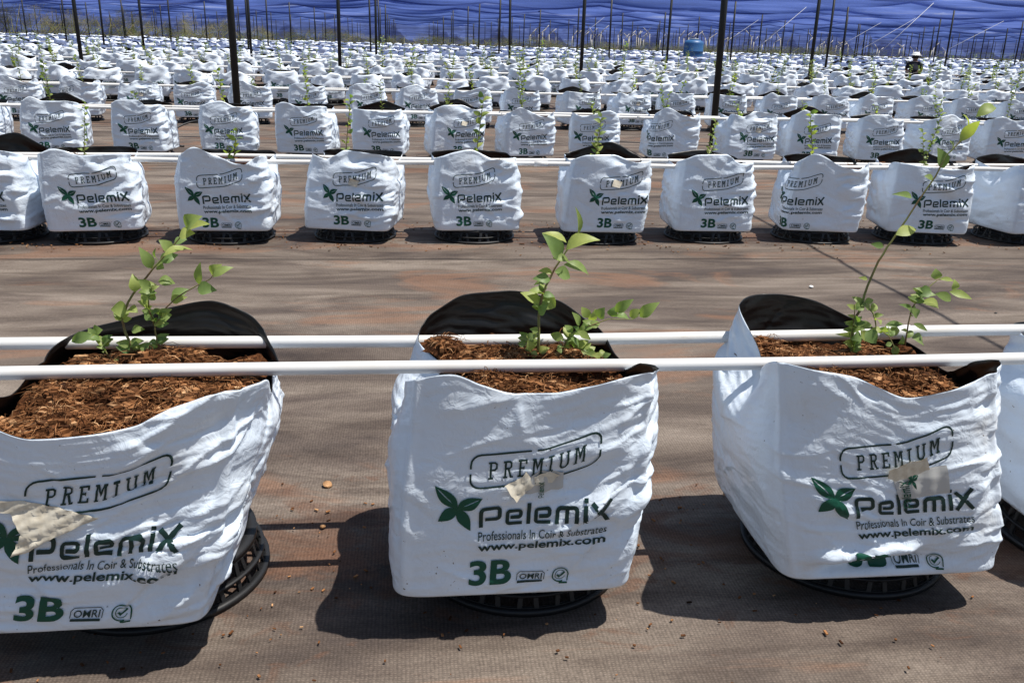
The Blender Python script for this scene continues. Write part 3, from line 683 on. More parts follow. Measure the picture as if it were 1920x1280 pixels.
RIM_R = [(266, 0.384, 0), (254, 0.404, 0), (240, 0.414, 0), (228, 0.42, 0.006), (212, 0.384, 0.039), (190, 0.337, 0.065), (165, 0.357, 0.081), (140, 0.418, 0.041999999999999996), (115, 0.42, 0.002), (90, 0.406, 0), (62, 0.358, 0), (40, 0.327, 0), (15, 0.318, 0.0), (0, 0.324, 0.0), (340, 0.377, -0.01), (324, 0.402, -0.018), (309, 0.388, -0.002), (296, 0.374, 0), (281, 0.364, 0)]
def st_M(sack, X, per, zr):
    sheet_on(sack, 'torn_label', X, per, zr, [(-.005, .205), (.062, .212), (.058, .245), (.018, .250), (.004, .240)], lambda x, y: .0018+.0015*math.sin(x*260), M_STK)
    sheet_on(sack, 'torn_paper_flap', X, per, zr, [(-.040, .226), (-.012, .238), (-.006, .248), (.004, .236), (.030, .248), (.052, .240), (.040, .226), (.010, .222), (-.008, .205), (-.018, .196), (-.028, .208)], lambda x, y: .003+.010*max(0, (.238-y)/.04)*max(0, (.01-x)/.05)+.0012*math.sin(x*320+y*200), M_TAPE)
    for k in range(2):
        V, F = cut(xf(TM['printed_wordmark'][0], (.14, .22), (.060, .208+.0*k), R(90)), .006); 
        if k == 0: obj('printed_label_word', mesh_from('printed_label_word', wrap(X, per, zr, V[:, 0], V[:, 1], .0045), F, [M_INKG]), sack)
def st_L(sack, X, per, zr):
    sheet_on(sack, 'torn_paper_flap', X, per, zr, [(-.150, .248), (-.085, .246), (-.040, .236), (.028, .213), (-.030, .188), (-.070, .160), (-.083, .158), (-.078, .196), (-.100, .226), (-.150, .232)], lambda x, y: .003+.020*max(0, (.225-y)/.06)*max(0, (.0-x)/.09)+.0016*math.sin((x*.5-y)*330), M_TAPE)
def st_R(sack, X, per, zr):
    sheet_on(sack, 'clear_label', X, per, zr, [(.012, .170), (.105, .182), (.100, .236), (-.002, .222)], lambda x, y: .0018+.0008*math.sin(x*200), M_STK)
    sheet_on(sack, 'torn_paper_flap', X, per, zr, [(-.010, .215), (.006, .208), (.066, .232), (.060, .258), (.020, .246), (-.008, .232)], lambda x, y: .004+.010*max(0, (y-.21)/.04)+.001*math.sin(x*300), M_TAPE)
    for nm, t, sc_, o_, ro in (('printed_label_word', 'printed_wordmark', (.24, .42), (.094, .176), R(92)), ('printed_label_leaf', 'printed_leaf_emblem', (.30, .42), (.070, .135), 0)):
        V, F = cut(xf(TM[t][0], sc_, o_, ro), .006); obj(nm, mesh_from(nm, wrap(X, per, zr, V[:, 0], V[:, 1], .0042), F, [M_INKG]), sack)
mnd = lambda x, y: .042*math.exp(-((x+.10)**2+(y-.10)**2)/.006)+.018*math.exp(-((x-.05)**2+(y-.12)**2)/.004)-.018*max(0, min(1, (-y-.04)/.1))
mndL = lambda x, y: .038*math.exp(-((x-.08)**2+(y-.12)**2)/.006)-.012*max(0, min(1, (-y-.02)/.12))
mndR = lambda x, y: .020*math.exp(-((x+.12)**2+(y-.10)**2)/.008)-.016*max(0, min(1, (-y-.04)/.1))
heroes = [
 ('L', dict(hw=.240, hd=.235, bot=.96, belly=.015, ntop=4.2, rim=RIM_L, lx=.105, ly=-.01, wr=1.2, diag=.35, creases=[(.02,.24,.12,.40,22,12,34,.08,.24,.0082),(.08,.26,.0,.2,35,16,22,.06,.18,.0085),(-.22,0,.02,.3,-20,25,9,.05,.16,.004),(.3,1.2,.03,.36,10,40,45,.06,.18,.007)], u0=.012, fins=(314,), calm=[(225, .8, 30, .35, .9), (262, .9, 18, .2, .9)], lo=.009, hi=.011), -.562, ROWY(0)-.035, 1, .314, mndL, st_L,
  'white grow bag at the left edge with a large torn cream paper flap'),
 ('M', dict(hw=.232, hd=.222, bot=.915, belly=.015, ntop=4.4, rim=RIM_M, lx=.026, wr=1.1, diag=.4, creases=[(.06,.24,.12,.40,28,14,24,.07,.20,.0078),(.10,.26,.0,.20,38,18,16,.05,.14,.008),(-.20,-.08,.02,.22,-35,20,8,.05,.14,.0045),(-.16,-.02,.26,.38,50,30,5,.05,.12,.005),(.3,1.2,.03,.36,10,40,45,.06,.18,.007)], u0=.0, fins=(314, 226), calm=[(238, .75, 26, .45, .9), (262, .9, 18, .25, .9), (235, .3, 18, .3, .5)], lo=.008, hi=.010), .175, ROWY(0)-.012, 2, .316, mnd, st_M,
  'white grow bag in the middle of the front row, small torn label over its stamp'),
 ('R', dict(hw=.230, hd=.222, bot=.93, belly=.025, ntop=4.0, sk=.14, tucks=[(-.12, .02, .066, .015)], rim=RIM_R, lx=-.062, wr=1.1, diag=.35, creases=[(.14,.28,.10,.40,35,22,22,.05,.14,.008),(.06,.26,.0,.12,12,14,10,.06,.16,.007),(-.24,-.04,.02,.26,-38,14,16,.07,.22,.0055),(-.12,.02,.34,.40,-45,12,4,.05,.10,.006),(.3,1.2,.03,.36,10,40,45,.06,.18,.007)], u0=.002, v0=-.006, fins=(316, 226), calm=[(250, .8, 34, .4, .93), (225, .5, 22, .5, .6)], lo=.009, hi=.010), .880, ROWY(0)-.008, 3, .316, mndR, st_R,
  'white front row grow bag with a clear label and a horn shaped corner'),
]
stand0 = make_stand(0); stand0_used = False
def place_stand(x, y, rz, label, src, flag):
    s = src if not flag[0] else copy_tree(src); flag[0] = True
    s.location = (x, y, .004); s.rotation_euler = (0, 0, rz)
    return tag(s, label, 'plant stand', 'black stands under the grow bags')
f0 = [False]; bags = []
for (nm, p, x, y, seed, zc, md, stk, lab) in heroes:
    b = full_bag(p, 384, 120, .0048, seed, 4200, zc, mound=md, stickers=stk); b.location = (x, y, SZ+.004)
    tag(b, lab, 'grow bag', 'white grow bags in rows')
hl = ['black plastic stand under the cut off grow bag at the left edge', 'black plastic stand under the middle bag of the front row', 'black plastic stand under the front row bag with the horn shaped corner', 'black plastic stand under the bag that only just enters at the right edge']
for x, l in zip((-.485, .215, .90), hl): place_stand(x, ROWY(0)+.03, .1+x, l, stand0, f0).scale = (.96, .96, .82)

# --- variants for the rows behind
def rnd_rim(rg):
    fm = rg.uniform(.325, .405); bk = rg.uniform(.34, .415); sd = [rg.uniform(.30, .34), rg.uniform(.30, .34)]
    e1, e2 = rg.uniform(.34, .41), rg.uniform(.33, .40)
    return [(270+rg.uniform(-14, 14), fm, rg.uniform(-.004, .02)), (240, e1, 0), (222, .365, .01), (180, sd[0], rg.uniform(.01, .05)), (140, .35, .01), (90+rg.uniform(-15, 15), bk, 0), (45, .35, .01), (0, sd[1], rg.uniform(.01, .05)), (318, .365, .01), (300, e2, 0)]
rg = np.random.default_rng(21)
vpar = []
for k in range(10):
    vpar.append(dict(hw=rg.uniform(.212, .236), hd=rg.uniform(.195, .215), bot=rg.uniform(.93, 1.0), belly=rg.uniform(.0, .03), rim=rnd_rim(rg), lx=rg.uniform(-.03, .03), ly=rg.uniform(-.02, .02), wr=1.3, creases=[(.04, .26, .05, .38, rg.uniform(-8, 22), 14, int(rg.integers(22, 34)), .06, .18, .013), (-.22, .04, .02, .36, rg.uniform(-25, 15), 25, int(rg.integers(6, 16)), .06, .18, .008), (.25, 1.25, .03, .36, 5, 30, 40, .06, .18, .009)], diag=rg.uniform(-.2, .5), ev=.018, ntop=4.8, n=4.4, calm=[(240+rg.uniform(-8, 8), .45, 34, .7, .8)], u0=rg.uniform(-.03, .035), v0=rg.uniform(-.01, .004), fins=(315, 225), lo=.010, hi=.012, iters=170))
vpar[6]['u0'] = -.165; vpar[5]['u0'] = .05
variants = []
for k, p in enumerate(vpar):
    def stk(sack, X, per, zr, k=k, p=p):
        if k in (3, 5):
            a, b_ = [(0, .25), (-.02, .262)][(k-3)//2]
            sheet_on(sack, 'torn_paper_flap', X, per, zr, [(a-.02, b_-.02), (a+.02, b_-.03), (a+.035, b_), (a-.01, b_+.012)], lambda x, y: .004+.008*max(0, (b_-y)/.03), M_TAPE, u0=p['u0'], g=.010)
    variants.append(full_bag(p, 150, 50, .010, 40+k, 260, .305, stickers=stk))
used = [False]*10
xs1 = [-2.02, -1.53, -.896, -.277, .346, 1.006, 1.601, 2.216, 2.809, 3.42]
xs2 = [-3.42, -2.802, -2.108, -1.449, -.815, -.217, .38, .986, 1.604, 2.248, 2.923, 3.528, 4.144, 4.746, 5.358]
stand1 = make_stand(1); f1 = [False]
ROWN = ['front row', 'second row', 'third row', 'fourth row', 'fifth row', 'sixth row', 'seventh row', 'eighth row', 'ninth row', 'tenth row', 'eleventh row', 'twelfth row']
rnd = random.Random(9)
spots = [(0, 1.49, ROWY(0)+.02, 3, 0)]                # partly seen at the right edge
for i, x in enumerate(xs1): spots.append((1, x, ROWY(1)+rnd.uniform(-.02, .02), {6: 7, 7: 6}.get(i, i % 10), rnd.uniform(-.24, .20)))
for i, x in enumerate(xs2): spots.append((2, x, ROWY(2)+rnd.uniform(-.03, .03), (i*7+3) % 10, rnd.uniform(-.2, .2)))
rows = {}
k = 3
while k < 21:
    y = ROWY(k); off = rnd.uniform(0, .62); lst = []
    x = -70+off
    while x < 90:
        xj = x+rnd.uniform(-.04, .04); q = project((xj, y, .3))
        if q and -60 < q[0] < 1985: lst.append(xj)
        x += .62
    rows[k] = lst; k += 1
LIMIT = 292; rest = []; n = len(spots)+3
far_sp = []
for k in sorted(rows):
    if k == 3:
        for x in rows[3]: spots.append((3, x, ROWY(3)+rnd.uniform(-.03, .03), rnd.randrange(10), rnd.uniform(-.25, .25))); n += 1
    elif n+len(rows[k]) <= LIMIT:
        for x in rows[k]: far_sp.append((k, x, ROWY(k)+rnd.uniform(-.04, .04))); n += 1
    else: rest += [(k, x, ROWY(k)+rnd.uniform(-.04, .04)) for x in rows[k]]
look = ['', 'bulging', 'smooth fronted', 'sagging', 'low rimmed', 'peaked', 'crumpled', 'wide', 'tall rimmed', 'narrow']
lookz = ['plain', 'bulging', 'smooth fronted', 'sagging', 'low rimmed', 'peaked', 'crumpled', 'wide', 'tall rimmed', 'narrow']
cnt = {}
allsp = sorted([s for s in spots], key=lambda s: (s[0], s[1]))
for (k, x, y, vi, rz) in allsp:
    cnt[k] = cnt.get(k, 3 if k == 0 else 0)+1
    if not used[vi]: b = variants[vi]; used[vi] = True
    else: b = copy_tree(variants[vi])
    zz = SZ if k == 0 else .066; b.location = (x, y+(.06 if k else 0), zz+.003); b.rotation_euler = (0, 0, rz); s_ = rnd.uniform(.97, 1.03) if k > 1 else 1.0; b.scale = (s_, s_, s_)
    if k == 0: lab = 'white grow bag of the front row just entering at the right edge'
    else: lab = f"white {'printed' if k < 3 else 'small'} grow bag, {ORD(cnt[k])} from the left in the {ROWN[k]}"
    tag(b, lab, 'grow bag', 'white grow bags in rows')
    st_ = place_stand(x, y+(.06 if k else 0), rz+rnd.uniform(0, 3), hl[3] if k == 0 else f"black stand under the {ORD(cnt[k])} bag from the left in the {ROWN[k]}", stand1 if k else stand0, f1 if k else f0); st_.scale = (1, 1, .66 if k else .84)
for i in range(10):
    if not used[i]:
        for c_ in list(variants[i].children_recursive): bpy.data.objects.remove(c_)
        bpy.data.objects.remove(variants[i])
# simplified bags further back (one mesh each)
def simple_bag(seed, NJ, NI, prints=True):
    rg = np.random.default_rng(seed)
    p = dict(hw=rg.uniform(.205, .235), hd=.205, bot=.92, belly=.04, rim=rnd_rim(rg), lx=rg.uniform(-.03, .03), ly=0, fins=(), crumple=.022)
    Xs, per, zr, tj = bag_surface(p, NJ, NI, False, seed); me = shell_mesh('t', Xs, .6)
    V = [tuple(v.co) for v in me.vertices]; Fc = [tuple(q.vertices) for q in me.polygons]; mi = [q.material_index for q in me.polygons]; bpy.data.meshes.remove(me)
    zc = .30; i = int(.82*NI); kk = len(V); rin = Xs[i]*np.array([.97, .97, 0])+np.array([0, 0, zc]); V += [tuple(v) for v in rin]; V.append((0, 0, zc+.02))
    for j in range(NJ): Fc.append((kk+j, kk+(j+1) % NJ, kk+NJ)); mi.append(2)
    if prints:
        for nm in ('printed_leaf_emblem', 'printed_wordmark', 'printed_grade_mark'):
            t, F = CUT[.010][nm][0]; W = wrap(Xs, per, zr, t[:, 0], t[:, 1], .003); kk = len(V); V += [tuple(v) for v in W]; Fc += [tuple(q+kk for q in f) for f in F]; mi += [3]*len(F)
        for (u_, v_, w_) in ((-.07, .112, .21), (-.07, .095, .20)):
            W = wrap(Xs, per, zr, np.linspace(u_, u_+w_, 8).repeat(2), np.tile([v_, v_+.006], 8), .004); kk = len(V); V += [tuple(q) for q in W]; Fc += [(kk+2*i, kk+2*i+2, kk+2*i+3, kk+2*i+1) for i in range(7)]; mi += [4]*7
    return V, Fc, mi
far_me = []
for s_ in range(7):
    V, Fc, mi = simple_bag(100+s_, 56, 15)
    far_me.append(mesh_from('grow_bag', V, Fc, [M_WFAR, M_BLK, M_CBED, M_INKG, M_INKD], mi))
sa, sb, sc_ = stand_parts(1); lowstand = MB(); lowstand.ring(.16, .205, .03, .097, 20); lowstand.ring(.215, .235, 0, .02, 20)
for q in range(14): lowstand.box((.21*math.cos(q*.449), .21*math.sin(q*.449), .03), (.012, .012, .06), q*.449)
lowstand_me = lowstand.mesh('pot_stand', [M_RACK])
for (k, x, y) in far_sp:
    cnt[k] = cnt.get(k, 0)+1
    b = obj('grow_bag', far_me[rnd.randrange(7)], loc=(x, y, SZ+.003)); s_ = rnd.uniform(.95, 1.06); b.scale = (s_, s_, s_*rnd.uniform(.92, 1.1)); b.rotation_euler = (0, 0, rnd.uniform(-.4, .4))
    tag(b, f"tiny white grow bag, {ORD(cnt[k])} from the left in the {ROWN[k]}", 'grow bag', 'white grow bags in rows')
    s = obj('pot_stand', lowstand_me, loc=(x, y, .003)); tag(s, f"black stand under the {ORD(cnt[k])} bag from the left in the {ROWN[k]}", 'plant stand', 'black stands under the grow bags')
proto = [simple_bag(200+s_, 18, 6, False) for s_ in range(6)]
mass = MB()
for (k, x, y) in rest:
    V, Fc, mi = proto[rnd.randrange(6)]; V = np.array(V); a = rnd.uniform(-.5, .5); ca, sa_ = math.cos(a), math.sin(a); s_ = rnd.uniform(.94, 1.06)
    W = np.stack([x+(V[:, 0]*ca-V[:, 1]*sa_)*s_, y+(V[:, 0]*sa_+V[:, 1]*ca)*s_, .1+V[:, 2]*s_*rnd.uniform(.9, 1.08)], 1); kk = len(mass.v)
    mass.v += W.tolist(); mass.f += [tuple(q+kk for q in f) for f in Fc]; mass.m += mi
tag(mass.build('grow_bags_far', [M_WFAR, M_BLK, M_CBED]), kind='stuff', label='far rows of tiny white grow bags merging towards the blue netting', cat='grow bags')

# ================================================================== SEEDLINGS
for nm, dat, sd, lab in (('L', PLANT_L, 1, 'leafy two stemmed seedling in the bag at the left edge'), ('M', PLANT_M, 2, 'seedling with large pale leaves and a side shoot in the middle front bag'), ('R', PLANT_R, 3, 'tall thin leaning seedling in the right front bag')):
    tag(make_plant('blueberry_seedling', dat[0], dat[1], sd), lab, 'seedling', 'seedlings growing in the bags')
pl = []
for q in range(8):
    rq = random.Random(300+q); r = empty('blueberry_seedling'); s = MB(); f = MB()
    rand_plant_geo(s, f, rq, rq.uniform(.16, .42), rq.choice((1, 1, 2)), 58, 0); s.build('stem', [M_STEM], r); f.build('foliage', [M_LEAF], r); pl.append(r)
pu = [False]*8; cn = {}
for i, (k, x, y, vi, rz) in enumerate(allsp):
    if k == 0: cn[0] = 4; continue
    cn[k] = cn.get(k, 0)+1; q = rnd.randrange(8)
    o = pl[q] if not pu[q] else copy_tree(pl[q]); pu[q] = True
    s_ = rnd.uniform(.8, 1.25); o.location = (x+rnd.uniform(-.05, .05), y+.06+rnd.uniform(-.03, .03), .066+.315); o.rotation_euler = (0, 0, rnd.uniform(0, 6.28)); o.scale = (s_, s_, s_)
    tag(o, f"green seedling in the {ORD(cn[k])} bag from the left in the {ROWN[k]}", 'seedling', 'seedlings growing in the bags')
for i in range(8):
    if not pu[i]:
        for c_ in list(pl[i].children): bpy.data.objects.remove(c_)
        bpy.data.objects.remove(pl[i])
pm = []
for q in range(7):
    rq = random.Random(400+q); s = MB(); rand_plant_geo(s, s, rq, rq.uniform(.22, .55), rq.choice((1, 2, 3)), 62, 1, mi_f=1); pm.append(s.mesh('blueberry_seedling', [M_STEM, M_LEAF]))
for (k, x, y) in far_sp:
    cn[k] = cn.get(k, 0)+1
    o = obj('blueberry_seedling', pm[rnd.randrange(7)], loc=(x+rnd.uniform(-.05, .05), y, SZ+.315)); s_ = rnd.uniform(.8, 1.3); o.scale = (s_, s_, s_); o.rotation_euler = (0, 0, rnd.uniform(0, 6.28))
    tag(o, f"tiny seedling in the {ORD(cn[k])} bag from the left in the {ROWN[k]}", 'seedling', 'seedlings growing in the bags')
ms = MB(); rq = random.Random(77)
for (k, x, y) in rest:
    b0 = (x+rq.uniform(-.08, .08), y, .40)
    for q in range(rq.choice((14, 22, 30))):
        h = rq.uniform(.08, .55); a = rq.uniform(0, 6.28); A = (b0[0]+math.cos(a)*h*.15, b0[1]+math.sin(a)*h*.15, b0[2]+h); L = .09
        leaf_geo(ms, A, (A[0]+math.cos(a)*L, A[1]+math.sin(a)*L, A[2]+rq.uniform(.0, .06)), .055, rq, 1, mi=0)
tag(ms.build('seedlings_far', [M_LEAF]), kind='stuff', label='haze of tiny green seedlings over the far rows of bags', cat='seedlings')

# ================================================================== PIPES
for k in range(0, 13):
    y = ROWY(k); z = .428 if k == 0 else .390
    for q, dy in enumerate((.0, .153)):
        x0, x1 = -y*.72-1.6, y*.95+1.8; n = 60; rq = random.Random(k*2+q); a = rq.uniform(0, 6); b_ = rq.uniform(0, 6)
        pts = [(x0+(x1-x0)*i/n, y+dy+.004*math.sin(i*.35+a), z+(.004*math.sin(i*.5+b_) if k else .0015*math.sin(i*.2+b_))) for i in range(n+1)]
        if k == 0 and q == 1: pts = [(x_, y_, z_+(.006 if x_ > 1.02 else 0)) for x_, y_, z_ in pts]
        t = MB(); t.tube(pts, .0121, 18 if k < 2 else 8)
        o = t.build('white_pipe', [M_PIPE])
        tag(o, f"long thin white pipe lying across the {ROWN[k] if k < 12 else 'thirteenth row'} of bags, {'nearer' if q == 0 else 'farther'} of its pair", 'pipe', 'white pipes lying on the bag rows')
        if k < 3:
            for xc in ([1.02] if k == 0 and q == 1 else ([] if k == 0 else [-.62+k*1.3+q*1.9, 2.9+k-q*.8])):
                i_ = int((xc-x0)/(x1-x0)*n); f_ = (xc-x0)/(x1-x0)*n-i_; pc = [pts[i_][w_]*(1-f_)+pts[i_+1][w_]*f_ for w_ in range(3)]; dv = (Vector(pts[i_+1])-Vector(pts[i_])).normalized()*.035
                cm = MB(); cm.tube([Vector(pc)-dv, Vector(pc)+dv], .0145, 18); cm.build('coupling', [M_PIPE], o)

# ================================================================== POSTS, CABLES
POST_H = 2.62
def post_mesh():
    t = MB(); t.tube([(0, 0, -.05), (0, 0, POST_H)], .034, 12); t.tube([(0, 0, POST_H), (0, 0, POST_H+.02)], .05, 12); return t.mesh('support_post', [M_POST])
pme = post_mesh(); posts = [(-1.63, 9.0), (3.14, 9.0), (-5.82, 17.4), (-1.24, 17.4), (3.32, 17.4), (7.92, 17.4), (-7.0, 25.8), (-4.2, 25.8), (-.84, 25.8), (2.87, 25.8), (7.4, 25.8), (12.2, 25.8)]
y = 34.2; 
while y < 122:
    x = 3.1+4.5*round(-y*.55/4.5)
    while x < y*.82:
        q = project((x, y, 1.2))
        if q and -20 < q[0] < 1940: posts.append((x+rnd.uniform(-.3, .3), y+rnd.uniform(-.2, .2)))
        x += 4.5
    y += 8.4
byrow = {}
for (x, y) in posts: byrow.setdefault(round(y/8.4), []).append((x, y))
for rk in sorted(byrow):
    for i, (x, y) in enumerate(sorted(byrow[rk])):
        o = obj('support_post', pme, loc=(x, y, 0)); o.rotation_euler = (rnd.uniform(-.012, .012), rnd.uniform(-.012, .012), 0)
        tag(o, f"slim dark post, {ORD(i+1)} from the left in the {ORD(rk)} nearest line of posts", 'post', 'dark posts holding up the netting')
def cable(pts, rad, label, mat_=None, name='overhead_cable', group='overhead cables'):
    t = MB(); t.tube(pts, rad, 6); return tag(t.build(name, [mat_ or M_WIRE]), label, 'cable', group)
cable([(3.10, -1.0, 2.82), (3.12, 9.0, 2.72), (3.32, 17.4, 2.66), (2.87, 25.8, 2.64)], .010, 'dark cable over the post tops right of the middle, casting a slanting shadow line', M_POST)
rq = random.Random(8)
for i, (x, y, dx, h) in enumerate([(12.6, 34.0, 2.4, 2.4), (15.5, 30, 2.2, 2.5), (20.5, 42, 3.5, 2.4), (24.5, 42, 4.0, 2.4), (23.0, 50, 3.6, 2.4), (16.5, 50, 3.0, 2.4), (9.8, 58, 2.6, 2.4)]):
    cable([(x, y, .3), (x+dx, y, h)], .010, f"pale slanting brace rising to the right, {ORD(i+1)} nearest among the braces", M_WIRE, 'slanting_brace', 'pale slanting braces')

# ================================================================== NETTING
yy = 26.0; i = 0
prof = [(0, -.07), (.0, 0), (.35, .26), (.8, .46), (1.3, .76), (1.75, 1.0), (1.8, .95)]
while yy < 126:
    x0, x1 = -yy*.62-6, yy*.86+8; nxp = int((x1-x0)/.6)+1; V = []; Fc = []; mi = []
    ph = rnd.uniform(-.6, .6)
    for a in range(nxp):
        x = x0+(x1-x0)*a/(nxp-1); u = ((x-3.1+ph) % 4.5)/4.5; sag = -.20*4*u*(1-u); e = 1-.8*min(u, 1-u)
        for q, (dy, dz) in enumerate(prof): V.append((x, yy+dy+.06*math.sin(x*.8+i+q), 2.52+.08*math.sin(i*1.9)+sag*(1 if q < 3 else .6)+dz+.05*math.sin(x*.31+q*.9+i*2.3)*(q > 1)+.06*math.sin(x*.17+i*1.3)))
    npf = len(prof)
    for a in range(nxp-1):
        for b in range(npf-1): Fc.append((a*npf+b, (a+1)*npf+b, (a+1)*npf+b+1, a*npf+b+1)); mi.append(1 if b == 0 and i % 3 == 0 else 0)
    tag(obj('shade_net_panel', mesh_from('shade_net_panel', V, Fc, [M_NET, M_NETD], mi)), f"sagging strip of blue shade net overhead, {ORD(i+1)} strip from the camera", 'shade net', 'blue shade net strips')
    yy += 4.2; i += 1
V = []; Fc = []; nxp = 220; zs = [0, .5, 1.1, 1.8, 2.5, 3.2, 4.2]
for a in range(nxp):
    x = -85+205*a/(nxp-1)
    for z in zs: V.append((x, 124+.55*z+.35*math.sin(x*.9)+.2*math.sin(x*2.3+z)+.25*math.sin(z*2), z))
for a in range(nxp-1):
    for b in range(6): Fc.append((a*7+b, (a+1)*7+b, (a+1)*7+b+1, a*7+b+1))
tag(obj('net_curtain', mesh_from('net_curtain', V, Fc, [M_NET])), 'blue net curtain hanging to the ground behind the whole field', 'net curtain')

# ================================================================== FAR PLANTS, STAKES, TANK
def shrub_mesh(seed, wd, h, nl):
    rq = random.Random(seed); s = MB()
    for k in range(5): a = rq.uniform(0, 6.28); s.tube([(0, 0, 0), (math.cos(a)*wd*.3, math.sin(a)*wd*.3, h*rq.uniform(.5, .9))], [.03, .01], 4)
    st = s; f = MB()
    cl = [(rq.uniform(-1, 1)*wd*.5, rq.uniform(-1, 1)*wd*.35, rq.uniform(.25, .85)*h, rq.uniform(.2, .42)*min(wd, h)) for _ in range(7)]
    for _ in range(nl):
        c = rq.choice(cl); d = Vector((rq.gauss(0, 1), rq.gauss(0, 1), rq.gauss(0, 1))).normalized()*c[3]*rq.uniform(.4, 1.1); A = Vector(c[:3])+d
        if A.z < .05: continue
        leaf_geo(f, A, A+Vector((rq.uniform(-1, 1), rq.uniform(-1, 1), rq.uniform(-.2, 1))).normalized()*.30, .15, rq, 1)
    return st.mesh('branches', [M_STEM]), f.mesh('foliage', [M_SHRUB])
sh = [shrub_mesh(500+q, 3.4, 1.1+.25*q, 1000) for q in range(4)]
sp_ = []
rq = random.Random(31)
for i in range(62):
    t = i/61; px = 20+t*1500; yv = 70+rq.uniform(-4, 22)*(1-t*.6)
    x = (px-762)/1620*yv; sp_.append((x, yv, (1.75-1.2*min(1, t*2.2))*rq.uniform(.8, 1.2)))
for i, (x, y, s_) in enumerate(sorted(sp_)):
    a, b_ = sh[rq.randrange(4)]; r = empty('dry_shrub', (x, y, 0), rq.uniform(0, 3)); z_ = max(.28, s_); r.scale = (1.1, 1.1, z_*.95); obj('branches', a, r); obj('foliage', b_, r)
    tag(r, f"scrubby brown green bush beyond the last row, {ORD(i+1)} from the left", 'bush', 'bushes beyond the last row')
sk = []
for q in range(3):
    s = MB(); s.tube([(0, 0, 0), (0.02, 0, 1.45+.1*q)], .035, 5); s.tube([(0.02, 0, 1.42+.1*q), (.35+.12*q, .05, 1.95+.1*q)], .028, 5); sk.append(s.mesh('pale_stake', [M_PALE]))
rq = random.Random(12); ls = []
for i in range(110):
    x = rq.uniform(9, 46); y = rq.uniform(68, 74)+ (x-9)*.1; ls.append((x, y))
for i, (x, y) in enumerate(sorted(ls)):
    o = obj('pale_stake', sk[rq.randrange(3)], loc=(x, y, 0)); o.scale = (rq.choice((-1, 1, 1)), 1, rq.uniform(.7, 1.02)*(1.0 if x < 34 else .8)); o.rotation_euler = (rq.uniform(-.06, .06), rq.uniform(-.08, .08), 0)
    tag(o, f"pale bare stake with a slanting tip, {ORD(i+1)} from the left in the far stake line", 'stake', 'pale stakes beyond the field')
# grass at the far edge
g = MB(); rq = random.Random(3)
for i in range(9000):
    y = rq.uniform(63.5, 90); x = rq.uniform(-.50*y, .74*y); h = rq.uniform(.12, .5); w_ = rq.uniform(.03, .08); a = rq.uniform(0, 3.14)
    g.add([(x-w_*math.cos(a), y-w_*math.sin(a), 0), (x+w_*math.cos(a), y+w_*math.sin(a), 0), (x+rq.uniform(-.1, .1), y, h)], [(0, 1, 2)])
tag(g.build('dry_grass', [M_SHRUB], smooth=False), kind='stuff', label='rough dry grass beyond the last row of bags', cat='grass')
# spilled coir and dust flecks round the stands
g = MB(); rq = random.Random(44)
for i in range(2600):
    k = rq.choice((0, 0, 0, 1, 1, 1, 2)); cx_ = .62*rq.randrange(-6, 8)+.18; a = rq.uniform(0, 6.28); r_ = .20+abs(rq.gauss(0, .10))
    x = cx_+math.cos(a)*r_; y = ROWY(k)+.04+math.sin(a)*r_*1.1; s_ = rq.uniform(.0012, .0042)*(1+.5*k)
    g.box((x, y, .006), (s_*rq.uniform(1, 3), s_, s_*.6), rq.uniform(0, 3.14))
tag(g.build('spilled_coir', [M_COIR], smooth=False), kind='stuff', label='scattered coir flecks spilled on the mat round the stands', cat='spilled coir')
# tank
tk = empty('water_tank', (13.35, 42.2, 0)); t = MB()
prof = [(0, .0), (.44, .0), (.46, .06), (.455, .3), (.47, .32), (.455, .34), (.455, .62), (.47, .64), (.455, .66), (.455, .98), (.43, 1.06), (.30, 1.14), (0, 1.16)]
V = []; Fc = []; n = 28
for (r_, z_) in prof:
    for k in range(n): V.append((r_*math.cos(2*math.pi*k/n), r_*math.sin(2*math.pi*k/n), z_))
for a in range(len(prof)-1):
    for k in range(n): Fc.append((a*n+k, a*n+(k+1) % n, (a+1)*n+(k+1) % n, (a+1)*n+k))
t.add(V, Fc); t.build('tank_body', [M_TANK], tk)
l = MB(); l.tube([(0, 0, 1.15), (0, 0, 1.21)], .22, 20); l.build('lid', [M_TLID], tk)
tag(tk, 'blue plastic water tank with a pale lid standing beyond the bags at the right', 'water tank')

# person crouching between the rows
def skin_mesh(name, verts, edges, radii, material, parent, sub=2):
    me = bpy.data.meshes.new(name); me.from_pydata(verts, edges, []); o = bpy.data.objects.new(name, me); col.objects.link(o)
    md = o.modifiers.new('skin', 'SKIN'); md.use_smooth_shade = True
    for i, r_ in enumerate(radii): me.skin_vertices[0].data[i].radius = (r_, r_) if not hasattr(r_, '__len__') else r_
    me.skin_vertices[0].data[0].use_root = True
    s = o.modifiers.new('sub', 'SUBSURF'); s.levels = sub; s.render_levels = sub
    dg = bpy.context.evaluated_depsgraph_get(); m2 = bpy.data.meshes.new_from_object(o.evaluated_get(dg)); bpy.data.objects.remove(o)
    m2.name = name; m2.materials.clear(); m2.materials.append(material); r = obj(name, m2, parent); return r
pr = empty('person', (13.99, 24.15, -.0), 2.6); pr.scale = (.88, .88, .80)
